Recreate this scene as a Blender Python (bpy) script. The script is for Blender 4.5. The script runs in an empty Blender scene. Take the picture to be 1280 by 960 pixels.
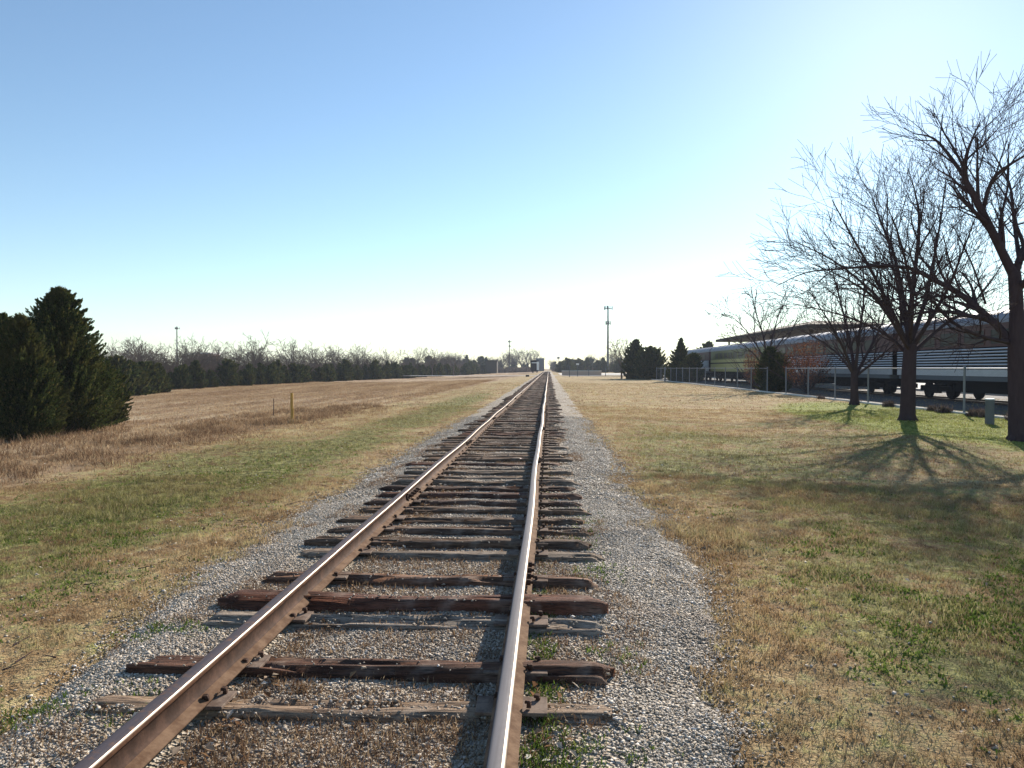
import bpy, math, random
import numpy as np
from mathutils import Vector, Matrix

# ------------------------------------------------------------------ camera
SC = bpy.context.scene
COL = SC.collection
F = 930.0; CAMH = 1.62
YAW = math.atan(46/F); PITCH = math.atan(20/F)
cam_d = bpy.data.cameras.new('camera'); cam = bpy.data.objects.new('camera', cam_d); COL.objects.link(cam)
SC.camera = cam
cam_d.sensor_width = 36; cam_d.lens = 36*F/1280; cam_d.clip_start = 0.05; cam_d.clip_end = 6000
cam.location = (0, 0, CAMH)
cam.rotation_euler = (math.radians(90)-PITCH, 0, YAW)
_M = (Matrix.Rotation(YAW, 3, 'Z') @ Matrix.Rotation(math.radians(90)-PITCH, 3, 'X'))

def ray(px, py):
    return _M @ Vector(((px-640)/F, (480-py)/F, -1))
def on_plane(px, py, z):
    d = ray(px, py); t = (z-CAMH)/d.z
    return Vector((d.x*t, d.y*t, z))
def at_depth(px, py, y):
    d = ray(px, py); t = y/d.y
    return Vector((d.x*t, y, CAMH+d.z*t))

# ------------------------------------------------------------------ light
SUN_DIR = ray(1130, -12).normalized()
EL = math.asin(SUN_DIR.z); AZ = math.atan2(SUN_DIR.x, SUN_DIR.y)   # azimuth clockwise from +Y
world = bpy.data.worlds.new('World'); SC.world = world; world.use_nodes = True
wt = world.node_tree; wt.nodes.clear()
sky = wt.nodes.new('ShaderNodeTexSky'); sky.sky_type = 'NISHITA'; sky.sun_disc = False
sky.sun_elevation = EL; sky.sun_rotation = AZ; sky.altitude = 200; sky.air_density = 1.0; sky.dust_density = 0.13; sky.ozone_density = 0.45
bg = wt.nodes.new('ShaderNodeBackground'); bg.inputs[1].default_value = 0.094
wo = wt.nodes.new('ShaderNodeOutputWorld')
tint = wt.nodes.new('ShaderNodeMix'); tint.data_type = 'RGBA'; tint.blend_type = 'MULTIPLY'; tint.inputs[0].default_value = 1
tint.inputs[7].default_value = (.84, .965, 1.05, 1); wt.links.new(sky.outputs[0], tint.inputs[6]); wt.links.new(tint.outputs[2], bg.inputs[0]); wt.links.new(bg.outputs[0], wo.inputs[0])
sl = bpy.data.lights.new('sun', 'SUN'); sl.energy = 5.0; sl.angle = math.radians(0.53); sl.color = (1.0, 0.90, 0.77)
so = bpy.data.objects.new('sun', sl); COL.objects.link(so)
so.rotation_euler = (-SUN_DIR).to_track_quat('-Z', 'Y').to_euler(); so.location = (20, 40, 30)
vs = SC.view_settings; vs.view_transform = 'Standard'; vs.look = 'None'; vs.gamma = 1; vs.use_curve_mapping = False; vs.exposure = 0.75
SC.render.engine = 'CYCLES'
cy = SC.cycles; cy.max_bounces = 5; cy.diffuse_bounces = 2; cy.glossy_bounces = 2; cy.transmission_bounces = 3; cy.volume_bounces = 0
cy.transparent_max_bounces = 6; cy.use_denoising = True; cy.caustics_reflective = False; cy.caustics_refractive = False
cy.sample_clamp_indirect = 4
SC.render.film_transparent = False

rng = np.random.default_rng(7); random.seed(7)

# ------------------------------------------------------------------ noise
def _hash(ix, iy, s):
    h = (ix*374761393 + iy*668265263 + s*974634777) & 0xffffffff
    h = ((h ^ (h >> 13))*1274126177) & 0xffffffff
    return ((h ^ (h >> 16)) & 0xffff)/65535.0
def vnoise(x, y, s=0):
    x = np.asarray(x, float); y = np.asarray(y, float)
    ix = np.floor(x).astype(np.int64); iy = np.floor(y).astype(np.int64)
    fx = x-ix; fy = y-iy; fx = fx*fx*(3-2*fx); fy = fy*fy*(3-2*fy)
    a = _hash(ix, iy, s); b = _hash(ix+1, iy, s); c = _hash(ix, iy+1, s); d = _hash(ix+1, iy+1, s)
    return (a*(1-fx)+b*fx)*(1-fy)+(c*(1-fx)+d*fx)*fy
def fbm(x, y, s=0, o=3):
    v = 0; a = .5; t = 0
    for k in range(o):
        v = v+a*vnoise(np.asarray(x)*2**k, np.asarray(y)*2**k, s+k); t += a; a *= .5
    return v/t-.5
def sstep(a, b, x):
    t = np.clip((np.asarray(x, float)-a)/(b-a), 0, 1); return t*t*(3-2*t)

# ------------------------------------------------------------------ terrain heights
TC = -0.95          # track centre
FX = 16.6           # fence line
def Hg(x, y):
    x = np.asarray(x, float); y = np.asarray(y, float)
    h = -0.11 - 0.13*sstep(2.2, 7, np.abs(x-TC)) - 0.5*sstep(-4.5, -26, x)
    h = h + 0.075*fbm(x/1.7, y/1.7, 3)*sstep(900, 30, np.abs(y)) + 0.03*fbm(x/.35, y/.35, 5, 2)*(np.abs(y) < 60)
    h = h + 0.16*fbm(x/11, y/11, 9)*sstep(3, 9, np.abs(x-TC))*sstep(FX, FX-5, x)
    h = h - 0.12*sstep(1.9, 1.3, np.abs(x-TC))
    return h
def Hb(x, y):
    x = np.asarray(x, float); u = np.abs(x-TC)
    u = u + .42*sstep(6.2, 3.2, y)*sstep(1.3, 1.7, u) + .24*(x < TC)*sstep(1.3, 1.7, u)
    h = -0.040 - 0.053*sstep(1.3, 2.2, u) - 0.26*sstep(2.0, 3.0, u)
    return h + 0.035*fbm(np.asarray(x)/.5, np.asarray(y)/.5, 21) + 0.085*fbm(np.asarray(x)/.45, np.asarray(y)/.45, 33, 4)*sstep(1.7, 2.1, u) - 0.06*sstep(320, 420, y)

# ------------------------------------------------------------------ mesh helpers
def mesh_np(name, V, Fs, mat=None, parent=None, smooth=False, mats=None, midx=None):
    """V (n,3); Fs (m,k) all faces with k corners"""
    V = np.asarray(V, np.float32); Fs = np.asarray(Fs, np.int32)
    me = bpy.data.meshes.new(name)
    k = Fs.shape[1]; m = len(Fs)
    me.vertices.add(len(V)); me.vertices.foreach_set('co', V.ravel())
    me.loops.add(m*k); me.loops.foreach_set('vertex_index', Fs.ravel())
    me.polygons.add(m); me.polygons.foreach_set('loop_start', np.arange(0, m*k, k, dtype=np.int32))
    if smooth: me.polygons.foreach_set('use_smooth', np.ones(m, bool))
    if midx is not None: me.polygons.foreach_set('material_index', np.asarray(midx, np.int32))
    me.update(calc_edges=True); me.validate()
    for mm in (mats or ([mat] if mat else [])): me.materials.append(mm)
    o = bpy.data.objects.new(name, me); COL.objects.link(o)
    if parent is not None: o.parent = parent
    return o

class MB:
    """mesh builder mixing faces of any size"""
    def __init__(s): s.v = []; s.f = []; s.m = []
    def add(s, vs, fs, mi=0):
        b = len(s.v); s.v += [tuple(v) for v in vs]; s.f += [tuple(b+i for i in f) for f in fs]; s.m += [mi]*len(fs)
    def box(s, x0, x1, y0, y1, z0, z1, mi=0, bev=0.0):
        if bev <= 0:
            s.add([(x0,y0,z0),(x1,y0,z0),(x1,y1,z0),(x0,y1,z0),(x0,y0,z1),(x1,y0,z1),(x1,y1,z1),(x0,y1,z1)],
                  [(3,2,1,0),(4,5,6,7),(0,1,5,4),(1,2,6,5),(2,3,7,6),(3,0,4,7)], mi)
        else:
            b = bev; r = [(x0+b,y0),(x1-b,y0),(x1,y0+b),(x1,y1-b),(x1-b,y1),(x0+b,y1),(x0,y1-b),(x0,y0+b)]
            q = [(x0+b,y0+b),(x1-b,y0+b),(x1-b,y0+b),(x1-b,y1-b),(x1-b,y1-b),(x0+b,y1-b),(x0+b,y1-b),(x0+b,y0+b)]
            vs = [(x,y,z0) for x,y in r]+[(x,y,z1-b) for x,y in r]+[(x,y,z1) for x,y in q]
            fs = [tuple(range(7,-1,-1)), tuple(range(16,24))]
            for k in range(8):
                n = (k+1) % 8; fs += [(k,n,8+n,8+k),(8+k,8+n,16+n,16+k)]
            s.add(vs, fs, mi)
    def tube(s, p, q, r0, r1=None, n=8, mi=0, cap=True):
        r1 = r0 if r1 is None else r1
        p = Vector(p); q = Vector(q); d = (q-p).normalized()
        a = d.cross(Vector((0,0,1)) if abs(d.z) < .9 else Vector((1,0,0))).normalized(); b = d.cross(a)
        vs = []
        for c, r in ((p, r0), (q, r1)):
            for k in range(n):
                t = 2*math.pi*k/n; vs.append(c+a*math.cos(t)*r+b*math.sin(t)*r)
        fs = [(k, (k+1) % n, n+(k+1) % n, n+k) for k in range(n)]
        if cap: fs += [tuple(range(n-1,-1,-1)), tuple(range(n, 2*n))]
        s.add(vs, fs, mi)
    def prism(s, prof, y0, y1, mi=0, cap=True):
        """profile list of (x,z) extruded along y"""
        n = len(prof)
        vs = [(x,y0,z) for x,z in prof]+[(x,y1,z) for x,z in prof]
        fs = [(k,(k+1) % n,n+(k+1) % n,n+k) for k in range(n)]
        if cap: fs += [tuple(range(n-1,-1,-1)), tuple(range(n,2*n))]
        s.add(vs, fs, mi)
    def build(s, name, mats, parent=None, smooth=False):
        me = bpy.data.meshes.new(name); me.from_pydata(s.v, [], s.f)
        if not isinstance(mats, (list, tuple)): mats = [mats]
        for m in mats: me.materials.append(m)
        me.polygons.foreach_set('material_index', s.m)
        if smooth: me.polygons.foreach_set('use_smooth', [True]*len(s.f))
        me.update()
        o = bpy.data.objects.new(name, me); COL.objects.link(o)
        if parent is not None: o.parent = parent
        return o

def tag(o, label=None, cat=None, group=None, kind=None):
    if label: o['label'] = label
    if cat: o['category'] = cat
    if group: o['group'] = group
    if kind: o['kind'] = kind
    return o
def empty(name, loc=(0,0,0), rz=0.0, label=None, cat=None, group=None):
    o = bpy.data.objects.new(name, None); COL.objects.link(o); o.location = loc; o.rotation_euler = (0,0,rz)
    o.empty_display_size = .2
    return tag(o, label, cat, group)
def copy_tree(o, parent=None):
    c = o.copy(); COL.objects.link(c)
    if parent is not None: c.parent = parent
    for ch in list(o.children): copy_tree(ch, c)
    return c

# ------------------------------------------------------------------ materials
class NT:
    def __init__(s, name):
        s.mat = bpy.data.materials.new(name); s.mat.use_nodes = True; s.t = s.mat.node_tree; s.t.nodes.clear()
        s.out = s.t.nodes.new('ShaderNodeOutputMaterial')
        s._pos = None
    def n(s, typ, **kw):
        x = s.t.nodes.new(typ)
        for k, v in kw.items(): setattr(x, k, v)
        return x
    def put(s, sock, v):
        if isinstance(v, bpy.types.NodeSocket): s.t.links.new(v, sock)
        elif v is not None:
            if isinstance(v, (tuple, list)) and len(v) == 3 and sock.type == 'RGBA': v = (*v, 1)
            sock.default_value = v
    def pos(s):
        if s._pos is None: s._pos = s.n('ShaderNodeNewGeometry').outputs['Position']
        return s._pos
    def obj(s): return s.n('ShaderNodeTexCoord').outputs['Object']
    def island(s): return s.n('ShaderNodeNewGeometry').outputs['Random Per Island']
    def scale(s, v, sc):
        m = s.n('ShaderNodeMapping'); s.put(m.inputs[0], v); m.inputs['Scale'].default_value = sc; return m.outputs[0]
    def noise(s, v, scale, detail=3, rough=.55, dist=0):
        x = s.n('ShaderNodeTexNoise'); s.put(x.inputs['Vector'], v); x.inputs['Scale'].default_value = scale
        x.inputs['Detail'].default_value = detail; x.inputs['Roughness'].default_value = rough; x.inputs['Distortion'].default_value = dist
        return x.outputs['Fac']
    def vor(s, v, scale, feat='F1', out='Distance'):
        x = s.n('ShaderNodeTexVoronoi', feature=feat); s.put(x.inputs['Vector'], v); x.inputs['Scale'].default_value = scale
        return x.outputs[out]
    def m(s, op, a, b=None, c=None, clamp=False):
        x = s.n('ShaderNodeMath', operation=op, use_clamp=clamp); s.put(x.inputs[0], a); s.put(x.inputs[1], b)
        if c is not None: s.put(x.inputs[2], c)
        return x.outputs[0]
    def ss(s, v, a, b):
        x = s.n('ShaderNodeMapRange', interpolation_type='SMOOTHSTEP'); s.put(x.inputs[0], v)
        x.inputs[1].default_value = a; x.inputs[2].default_value = b; return x.outputs[0]
    def ramp(s, v, stops):
        x = s.n('ShaderNodeValToRGB'); s.put(x.inputs[0], v); cr = x.color_ramp
        while len(cr.elements) < len(stops): cr.elements.new(.5)
        for e, (p, c) in zip(cr.elements, stops): e.position = p; e.color = (*c, 1)
        return x.outputs[0]
    def mix(s, f, a, b, typ='MIX'):
        x = s.n('ShaderNodeMix', data_type='RGBA', blend_type=typ); s.put(x.inputs[0], f); s.put(x.inputs[6], a); s.put(x.inputs[7], b)
        return x.outputs[2]
    def sep(s, v):
        x = s.n('ShaderNodeSeparateXYZ'); s.put(x.inputs[0], v); return x.outputs
    def bump(s, h, st, dist=.02):
        x = s.n('ShaderNodeBump'); s.put(x.inputs['Height'], h); x.inputs['Strength'].default_value = st; x.inputs['Distance'].default_value = dist
        return x.outputs[0]
    def pbr(s, col, rough=.8, metal=0, normal=None, spec=.3):
        x = s.n('ShaderNodeBsdfPrincipled'); s.put(x.inputs['Base Color'], col); s.put(x.inputs['Roughness'], rough)
        s.put(x.inputs['Metallic'], metal); s.put(x.inputs['Specular IOR Level'], spec)
        if normal is not None: s.put(x.inputs['Normal'], normal)
        s.t.links.new(x.outputs[0], s.out.inputs[0]); return s.mat
    def leafy(s, col, trans=.4, tcol=None):
        d = s.n('ShaderNodeBsdfDiffuse'); s.put(d.inputs[0], col)
        t = s.n('ShaderNodeBsdfTranslucent'); s.put(t.inputs[0], tcol if tcol is not None else col)
        mx = s.n('ShaderNodeMixShader'); mx.inputs[0].default_value = trans
        s.t.links.new(d.outputs[0], mx.inputs[1]); s.t.links.new(t.outputs[0], mx.inputs[2]); s.t.links.new(mx.outputs[0], s.out.inputs[0])
        return s.mat

def simple(name, col, rough=.7, metal=0, var=.25, scale=6, spec=.3):
    t = NT(name); o = t.obj()
    nz = t.noise(o, scale, 4)
    c = t.mix(nz, tuple(x*(1-var) for x in col), tuple(min(1, x*(1+var)) for x in col))
    return t.pbr(c, rough, metal, None, spec)

def spot(t, xyz, cx, cy_, rx, ry):
    """1 in the middle of an ellipse on the ground, 0 outside"""
    a = t.m('DIVIDE', t.m('SUBTRACT', xyz[0], cx), rx); b = t.m('DIVIDE', t.m('SUBTRACT', xyz[1], cy_), ry)
    d = t.m('ADD', t.m('MULTIPLY', a, a), t.m('MULTIPLY', b, b))
    return t.m('SUBTRACT', 1.0, d, clamp=True)

def turf_colour(t, tuft=None):
    P = t.pos(); X = t.sep(P)
    flat = t.scale(P, (1, 1, 0))
    n1 = t.noise(flat, .22, 2); n2 = t.noise(flat, 1.1, 4, .6); n3 = t.noise(flat, 6, 4, .65); n4 = t.noise(flat, 38, 3, .7)
    nw = t.noise(flat, .8, 3)
    dry = t.ramp(t.m('ADD', t.m('MULTIPLY', n2, .5), t.m('MULTIPLY', n3, .5)),
                 [(.36, (.18, .105, .05)), (.44, (.35, .23, .115)), (.52, (.49, .36, .19)), (.60, (.66, .54, .30))])
    green = t.ramp(n3, [(.38, (.055, .072, .02)), (.5, (.165, .18, .052)), (.62, (.36, .35, .12))])
    bright = t.ramp(n3, [(.37, (.10, .15, .02)), (.5, (.23, .29, .045)), (.63, (.46, .48, .12))])
    g = t.m('ADD', t.m('MULTIPLY', n1, .24), t.m('ADD', t.m('MULTIPLY', n2, .28), t.m('ADD', t.m('MULTIPLY', n3, .30), t.m('MULTIPLY', n4, .18))))
    sp = [(-5.9, 10, 2.8, 15, .085), (12.5, 14, 5, 9, .05), (-5.2, 6, 1.6, 3.5, .04), (-4.6, 34, 1.6, 26, .10), (3.4, 6.2, 2.2, 3.6, .07), (6.5, 7.5, 3.0, 3.2, .10), (3.4, 16, 2.6, 9, .09), (2.6, 4.0, 1.0, 1.4, .03), (9, 20, 5, 8, .05)]
    for cx, c2, rx, ry, k in sp: g = t.m('ADD', g, t.m('MULTIPLY', spot(t, X, cx, c2, rx, ry), k))
    gm = t.m('MULTIPLY', t.ss(g, .512, .585), .85)
    c = t.mix(gm, dry, green)
    fg = t.m('MULTIPLY', t.ss(t.m('ADD', spot(t, X, 15.0, 26.5, 6.2, 17), t.m('ADD', t.m('MULTIPLY', n2, .55), t.m('MULTIPLY', n3, .55))), .62, .95), .92)
    c = t.mix(fg, c, bright)
    # unmown pasture on the left beyond x = -8.8
    edge = t.m('ADD', t.m('ADD', X[0], t.m('MULTIPLY', nw, 2.4)), t.m('MULTIPLY', X[1], -.012))
    fm = t.ss(edge, -7.2, -8.3)
    sx = t.scale(P, (1.0, .10, 0)); ns = t.noise(sx, .35, 5, .7, 1.2)
    pasture = t.ramp(t.m('ADD', t.m('MULTIPLY', ns, .5), t.m('ADD', t.m('MULTIPLY', n2, .2), t.m('MULTIPLY', n3, .3))),
                     [(.38, (.20, .12, .07)), (.47, (.34, .225, .13)), (.54, (.45, .32, .195)), (.62, (.66, .53, .36))])
    c = t.mix(fm, c, pasture)
    # reddish dead patches, dark soil flecks
    c = t.mix(t.m('MULTIPLY', t.ss(n1, .56, .7), .35), c, (.26, .14, .075))
    c = t.mix(t.m('MULTIPLY', t.ss(n4, .52, .36), .55), c, (.09, .06, .035))
    c = t.mix(t.m('MULTIPLY', t.ss(n4, .62, .74), .5), c, (.55, .46, .30))
    return c, n4, n3

t = NT('turf'); c, n4, n3 = turf_colour(t)
TURF = t.pbr(c, .95, 0, t.bump(t.m('ADD', n4, t.m('MULTIPLY', n3, 1.6)), .9, .05), .1)
t = NT('turf_blades'); c, _, _ = turf_colour(t)
isl = t.island()
c = t.mix(t.m('MULTIPLY', t.ss(isl, .55, 1), .55), c, (.52, .42, .27)); c = t.mix(t.m('MULTIPLY', t.ss(isl, .3, 0), .5), c, (.10, .06, .03))
BLADES = t.leafy(c, .42)

t = NT('gravel'); P = t.pos(); fl = t.scale(P, (1, 1, 1))
v = t.vor(fl, 52, 'F1', 'Color'); vd = t.vor(fl, 52); nb = t.noise(fl, 1.2, 4); nn = t.noise(fl, 90, 2)
sv = t.sep(v)
c = t.ramp(sv[0], [(0, (.21, .165, .12)), (.4, (.46, .385, .29)), (.8, (.62, .54, .43)), (1, (.68, .65, .6))])
c = t.mix(t.m('MULTIPLY', t.ss(nb, .45, .72), .55), c, (.17, .11, .065))
c = t.mix(t.m('MULTIPLY', nn, .25), c, (.08, .06, .045))
GRAVEL = t.pbr(c, .9, 0, t.bump(vd, 1.0, .03), .2)
t = NT('stone'); i = t.island(); nn = t.noise(t.pos(), 1.1, 3); n5 = t.noise(t.pos(), 60, 2)
c = t.ramp(i, [(0, (.25, .20, .145)), (.3, (.40, .34, .26)), (.7, (.54, .47, .38)), (.93, (.68, .61, .51)), (1, (.85, .82, .78))])
c = t.mix(t.m('MULTIPLY', t.ss(nn, .46, .72), .5), c, (.20, .13, .08)); c = t.mix(t.m('MULTIPLY', n5, .3), c, (.14, .11, .09))
X = t.sep(t.pos()); inside = t.ss(t.m('ABSOLUTE', t.m('SUBTRACT', X[0], -.95)), 1.35, .9); c = t.mix(t.m('MULTIPLY', inside, .22), c, (.22, .17, .12))
STONE = t.pbr(c, .75, 0, None, .35)

t = NT('tie_wood'); o = t.obj(); oi = t.n('ShaderNodeObjectInfo')
g1 = t.noise(t.scale(o, (1.6, 26, 20)), 1.6, 6, .65, .4); g2 = t.noise(t.scale(o, (3, 3, 3)), 1.6, 3); g3 = t.noise(t.scale(o, (5, 80, 60)), 2, 3)
dk = t.mix(1.0, oi.outputs['Color'], (.30, .26, .24), 'MULTIPLY')
lt = t.mix(.4, oi.outputs['Color'], (.42, .36, .29))
c = t.mix(t.ss(g1, .33, .66), dk, oi.outputs['Color']); c = t.mix(t.m('MULTIPLY', t.ss(g2, .5, .7), .7), c, lt)
c = t.mix(t.m('MULTIPLY', t.ss(g3, .46, .36), .7), c, (.03, .022, .018))
WOOD = t.pbr(c, .85, 0, t.bump(t.m('ADD', g1, t.m('MULTIPLY', g3, .6)), .9, .02), .25)

def rust(name, a, b, rough=.8, metal=.15):
    t = NT(name); o = t.pos(); n1 = t.noise(o, 9, 5, .7); n2 = t.noise(o, 70, 3)
    c = t.mix(t.ss(n1, .35, .65), a, b); c = t.mix(t.m('MULTIPLY', n2, .4), c, (.07, .04, .03))
    return t.pbr(c, rough, metal, t.bump(n2, .3, .004), .08)
RUST = rust('rusty_steel', (.075, .034, .019), (.16, .082, .047), .95, 0)
RUSTD = rust('dark_rusty_steel', (.05, .032, .025), (.12, .07, .05))
RUSTP = rust('pale_rusty_steel', (.12, .068, .040), (.24, .155, .098), .9, 0)
t = NT('worn_rail_top'); o = t.pos(); n1 = t.noise(t.scale(o, (60, 1.2, 1)), 1.3, 4); n2 = t.noise(o, 30, 3)
c = t.mix(n1, (.12, .11, .112), (.24, .225, .23)); POLISH = t.pbr(c, t.m('ADD', .62, t.m('MULTIPLY', n2, .25)), .15, None, .15)
t = NT('dull_rail_top'); o = t.pos(); n1 = t.noise(t.scale(o, (60, 1.2, 1)), 1.3, 4); n2 = t.noise(o, 22, 4)
c = t.mix(n1, (.050, .044, .052), (.105, .092, .105)); c = t.mix(t.m('MULTIPLY', t.ss(n2, .5, .75), .6), c, (.22, .12, .07)); DULL = t.pbr(c, .85, .0, None, .1)
t = NT('bright_rail_edge'); SHINE = t.pbr((.34, .28, .23), .5, .6, None, .5)

def bark(name, a, b):
    t = NT(name); o = t.pos(); n1 = t.noise(t.scale(o, (7, 7, 1.5)), 1.5, 5, .7)
    return t.pbr(t.mix(n1, a, b), .95, 0, t.bump(n1, .8, .03), .1)
BARK = bark('bark', (.030, .019, .022), (.095, .064, .068))
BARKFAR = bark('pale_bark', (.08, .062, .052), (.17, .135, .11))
t = NT('cedar_foliage'); i = t.island(); oi = t.n('ShaderNodeObjectInfo'); nn = t.noise(t.pos(), .9, 3)
c = t.ramp(i, [(0, (.022, .032, .013)), (.5, (.052, .072, .024)), (.85, (.085, .10, .032)), (1, (.15, .12, .045))])
c = t.mix(t.m('MULTIPLY', t.ss(nn, .45, .65), .6), c, (.11, .098, .033)); CEDAR = t.leafy(c, .32)
BRUSH = NT('brush_twigs'); i = BRUSH.island()
c = BRUSH.ramp(i, [(0, (.05, .038, .032)), (.6, (.12, .092, .078)), (1, (.22, .17, .14))]); BRUSH = BRUSH.leafy(c, .25)
RED = NT('russet_leaves'); i = RED.island()
c = RED.ramp(i, [(0, (.09, .035, .02)), (.6, (.20, .075, .04)), (1, (.3, .14, .06))]); RED = RED.leafy(c, .3)
t = NT('dry_leaves'); i = t.island(); c = t.ramp(i, [(0, (.16, .08, .04)), (.45, (.36, .22, .12)), (.75, (.55, .42, .3)), (1, (.8, .74, .64))]); LEAF = t.leafy(c, .25)
t = NT('green_weeds'); i = t.island(); c = t.ramp(i, [(0, (.05, .09, .015)), (.7, (.14, .21, .04)), (1, (.26, .28, .09))]); WEED = t.leafy(c, .4)
t = NT('straw'); i = t.island(); c = t.ramp(i, [(0, (.09, .05, .03)), (.6, (.24, .15, .09)), (1, (.48, .36, .22))]); STRAW = t.leafy(c, .4)

GALV = simple('galvanised_steel', (.24, .25, .265), .6, .3, .15)
CONC = simple('pale_concrete', (.62, .60, .55), .9, 0, .1, 2)
CONCG = simple('grey_concrete', (.34, .34, .34), .9, 0, .2, 3)
ASPH = simple('asphalt', (.06, .058, .06), .9, 0, .25, 3)
STEEL = simple('fluted_stainless', (.47, .49, .52), .5, .6, .10, 3)
ROOF = simple('silver_roof', (.25, .26, .30), .6, .3, .15, 2)
DARKWIN = simple('car_window_glass', (.014, .012, .014), .3, 0, .1, 3, .15)
LETTER = simple('car_letterboard', (.11, .055, .05), .6, .1, .4, 2)
UNDER = simple('black_undercarriage_and_slot_shade', (.012, .009, .010), .95, 0, .2, 6, .05)
GREEN = simple('olive_car_paint', (.12, .125, .04), .45, .1, .15, 1)
YELL = simple('yellow_green_car_paint', (.38, .34, .12), .45, .1, .15, 1)
TEAL = simple('teal_car_paint', (.14, .21, .20), .4, .2, .15, 1)
CANOPY = simple('canopy_brown', (.055, .045, .033), .9, 0, .2, 1)
BRICK = simple('pale_brick', (.50, .36, .28), .9, 0, .2, 8)
WHITE = simple('white_paint', (.78, .77, .74), .6, 0, .06)
TAN = simple('tan_wall', (.40, .27, .20), .9, 0, .1)
GREYM = simple('grey_metal', (.12, .13, .14), .7, .1, .15)
YPOST = simple('yellow_brown_paint', (.48, .28, .07), .7, 0, .35, 9)

# ------------------------------------------------------------------ ground, ballast
def axis(pts):
    out = []
    for (a, b, n) in pts: out += list(np.linspace(a, b, n, endpoint=False))
    out.append(pts[-1][1]); return np.array(out)
def sheet(name, xs, ys, hf, mat, smooth=True):
    X, Y = np.meshgrid(xs, ys); Z = hf(X, Y)
    V = np.stack([X, Y, Z], -1).reshape(-1, 3); nx = len(xs); ny = len(ys)
    i = np.arange((ny-1)*(nx-1)); r = i//(nx-1); q = i % (nx-1); a = r*nx+q
    return mesh_np(name, V, np.stack([a, a+1, a+nx+1, a+nx], 1), mat, smooth=smooth)
xs = axis([(-1300, -200, 14), (-200, -40, 30), (-40, -12, 60), (-12, -4.6, 80), (-4.6, 2.2, 130), (2.2, 10, 80), (10, 20, 50), (20, 60, 20), (60, 300, 16), (300, 1300, 12)])
ys = axis([(-60, 0, 12), (0, 14, 190), (14, 40, 160), (40, 100, 120), (100, 260, 80), (260, 600, 30), (600, 1500, 12)])
def Hground(x, y):
    h = Hg(x, y)
    return h - 0.05*sstep(FX+.3, FX+.6, x)*sstep(32, 28, x)*sstep(150, 140, y)
tag(sheet('ground', xs, ys, Hground, TURF), kind='structure')
xb = axis([(-4.2, 2.3, 100)]); yb = axis([(0.5, 14, 220), (14, 40, 160), (40, 120, 120), (120, 420, 60)])
tag(sheet('ballast_bed', xb, yb, Hb, GRAVEL), kind='structure')
# yard ground and platform behind the fence
tag(sheet('yard_ground', axis([(FX+.1, 29.6, 20)]), axis([(8, 140, 60)]), lambda x, y: -0.21+0.03*fbm(x/2, y/2, 31), ASPH), kind='structure')
m = MB(); m.box(29.5, 44, 8, 150, -.6, -.04); tag(m.build('platform', CONC), kind='structure')

# ------------------------------------------------------------------ ties
def tie_mesh(name, seed, nx=46, ny=7, rough=1.0, ragl=0.02, L=2.62, W=.195, H=.17):
    r = np.random.default_rng(seed)
    xs = np.linspace(-L/2, L/2, nx); ys = np.linspace(-W/2, W/2, ny)
    X, Y = np.meshgrid(xs, ys)
    e = np.abs(Y)/(W/2); f = np.abs(X)/(L/2)
    Z = -0.022*rough*sstep(.55, 1, e)*(.5+vnoise(X*3+seed, Y*4, seed)) + rough*.022*fbm(X*2.2+seed, Y*32, seed+1, 3) - rough*.03*sstep(.62, .8, vnoise(X*1.6+seed, Y*38+seed, seed+4))
    Z -= ragl*2*sstep(.93, 1, f)*vnoise(X*8, Y*14, seed+2)
    Z -= rough*.035*np.maximum(0, vnoise(X*1.3, Y*6+seed, seed+6)-.62)*2
    Yd = Y*(1+.10*fbm(X*1.7, Y*0+seed, seed+3)*rough*e)
    Xd = X + np.sign(X)*ragl*1.6*sstep(.95, 1, f)*(vnoise(Y*26, X*0+np.sign(X)*5, seed+8)-.5)*2
    top = np.stack([Xd, Yd, Z], -1).reshape(-1, 3)
    n = nx*ny
    per = [i for i in range(nx)] + [j*nx+nx-1 for j in range(1, ny)] + [(ny-1)*nx+i for i in range(nx-2, -1, -1)] + [j*nx for j in range(ny-2, 0, -1)]
    low = top[per].copy(); low[:, 2] = -H
    V = np.concatenate([top, low])
    i = np.arange((ny-1)*(nx-1)); q = i//(nx-1); c = i % (nx-1); a = q*nx+c
    Fs = [np.stack([a, a+1, a+nx+1, a+nx], 1)]
    k = len(per); p = np.array(per); j = np.arange(k); j2 = (j+1) % k
    Fs.append(np.stack([n+j, n+j2, p[j2], p[j]], 1))
    me = mesh_np(name, V, np.concatenate(Fs), WOOD)
    return me
RL, RR = -1.70, -0.195
def wob(x0, y):  # gentle line irregularity of each rail
    return 0.010*math.sin(y*.42+x0*3)*min(1, y/8) + .006*math.sin(y*1.05+x0)*min(1, y/8)
plate_m = MB(); plate_m.box(-.17, .17, -.09, .09, -.004, .011, 0, .003); PLATE = plate_m.build('tie_plate', rust('weathered_plate_steel', (.15, .105, .08), (.30, .23, .18), .9, 0)).data
sp = MB(); sp.box(-.010, .010, -.010, .010, 0, .022, 0, .003); sp.box(-.008, .020, -.014, .014, .019, .033, 0, .004); SPIKE = sp.build('spike', RUSTD).data
for o in list(COL.objects):
    if o.name in ('tie_plate', 'spike'): bpy.data.objects.remove(o)
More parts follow.
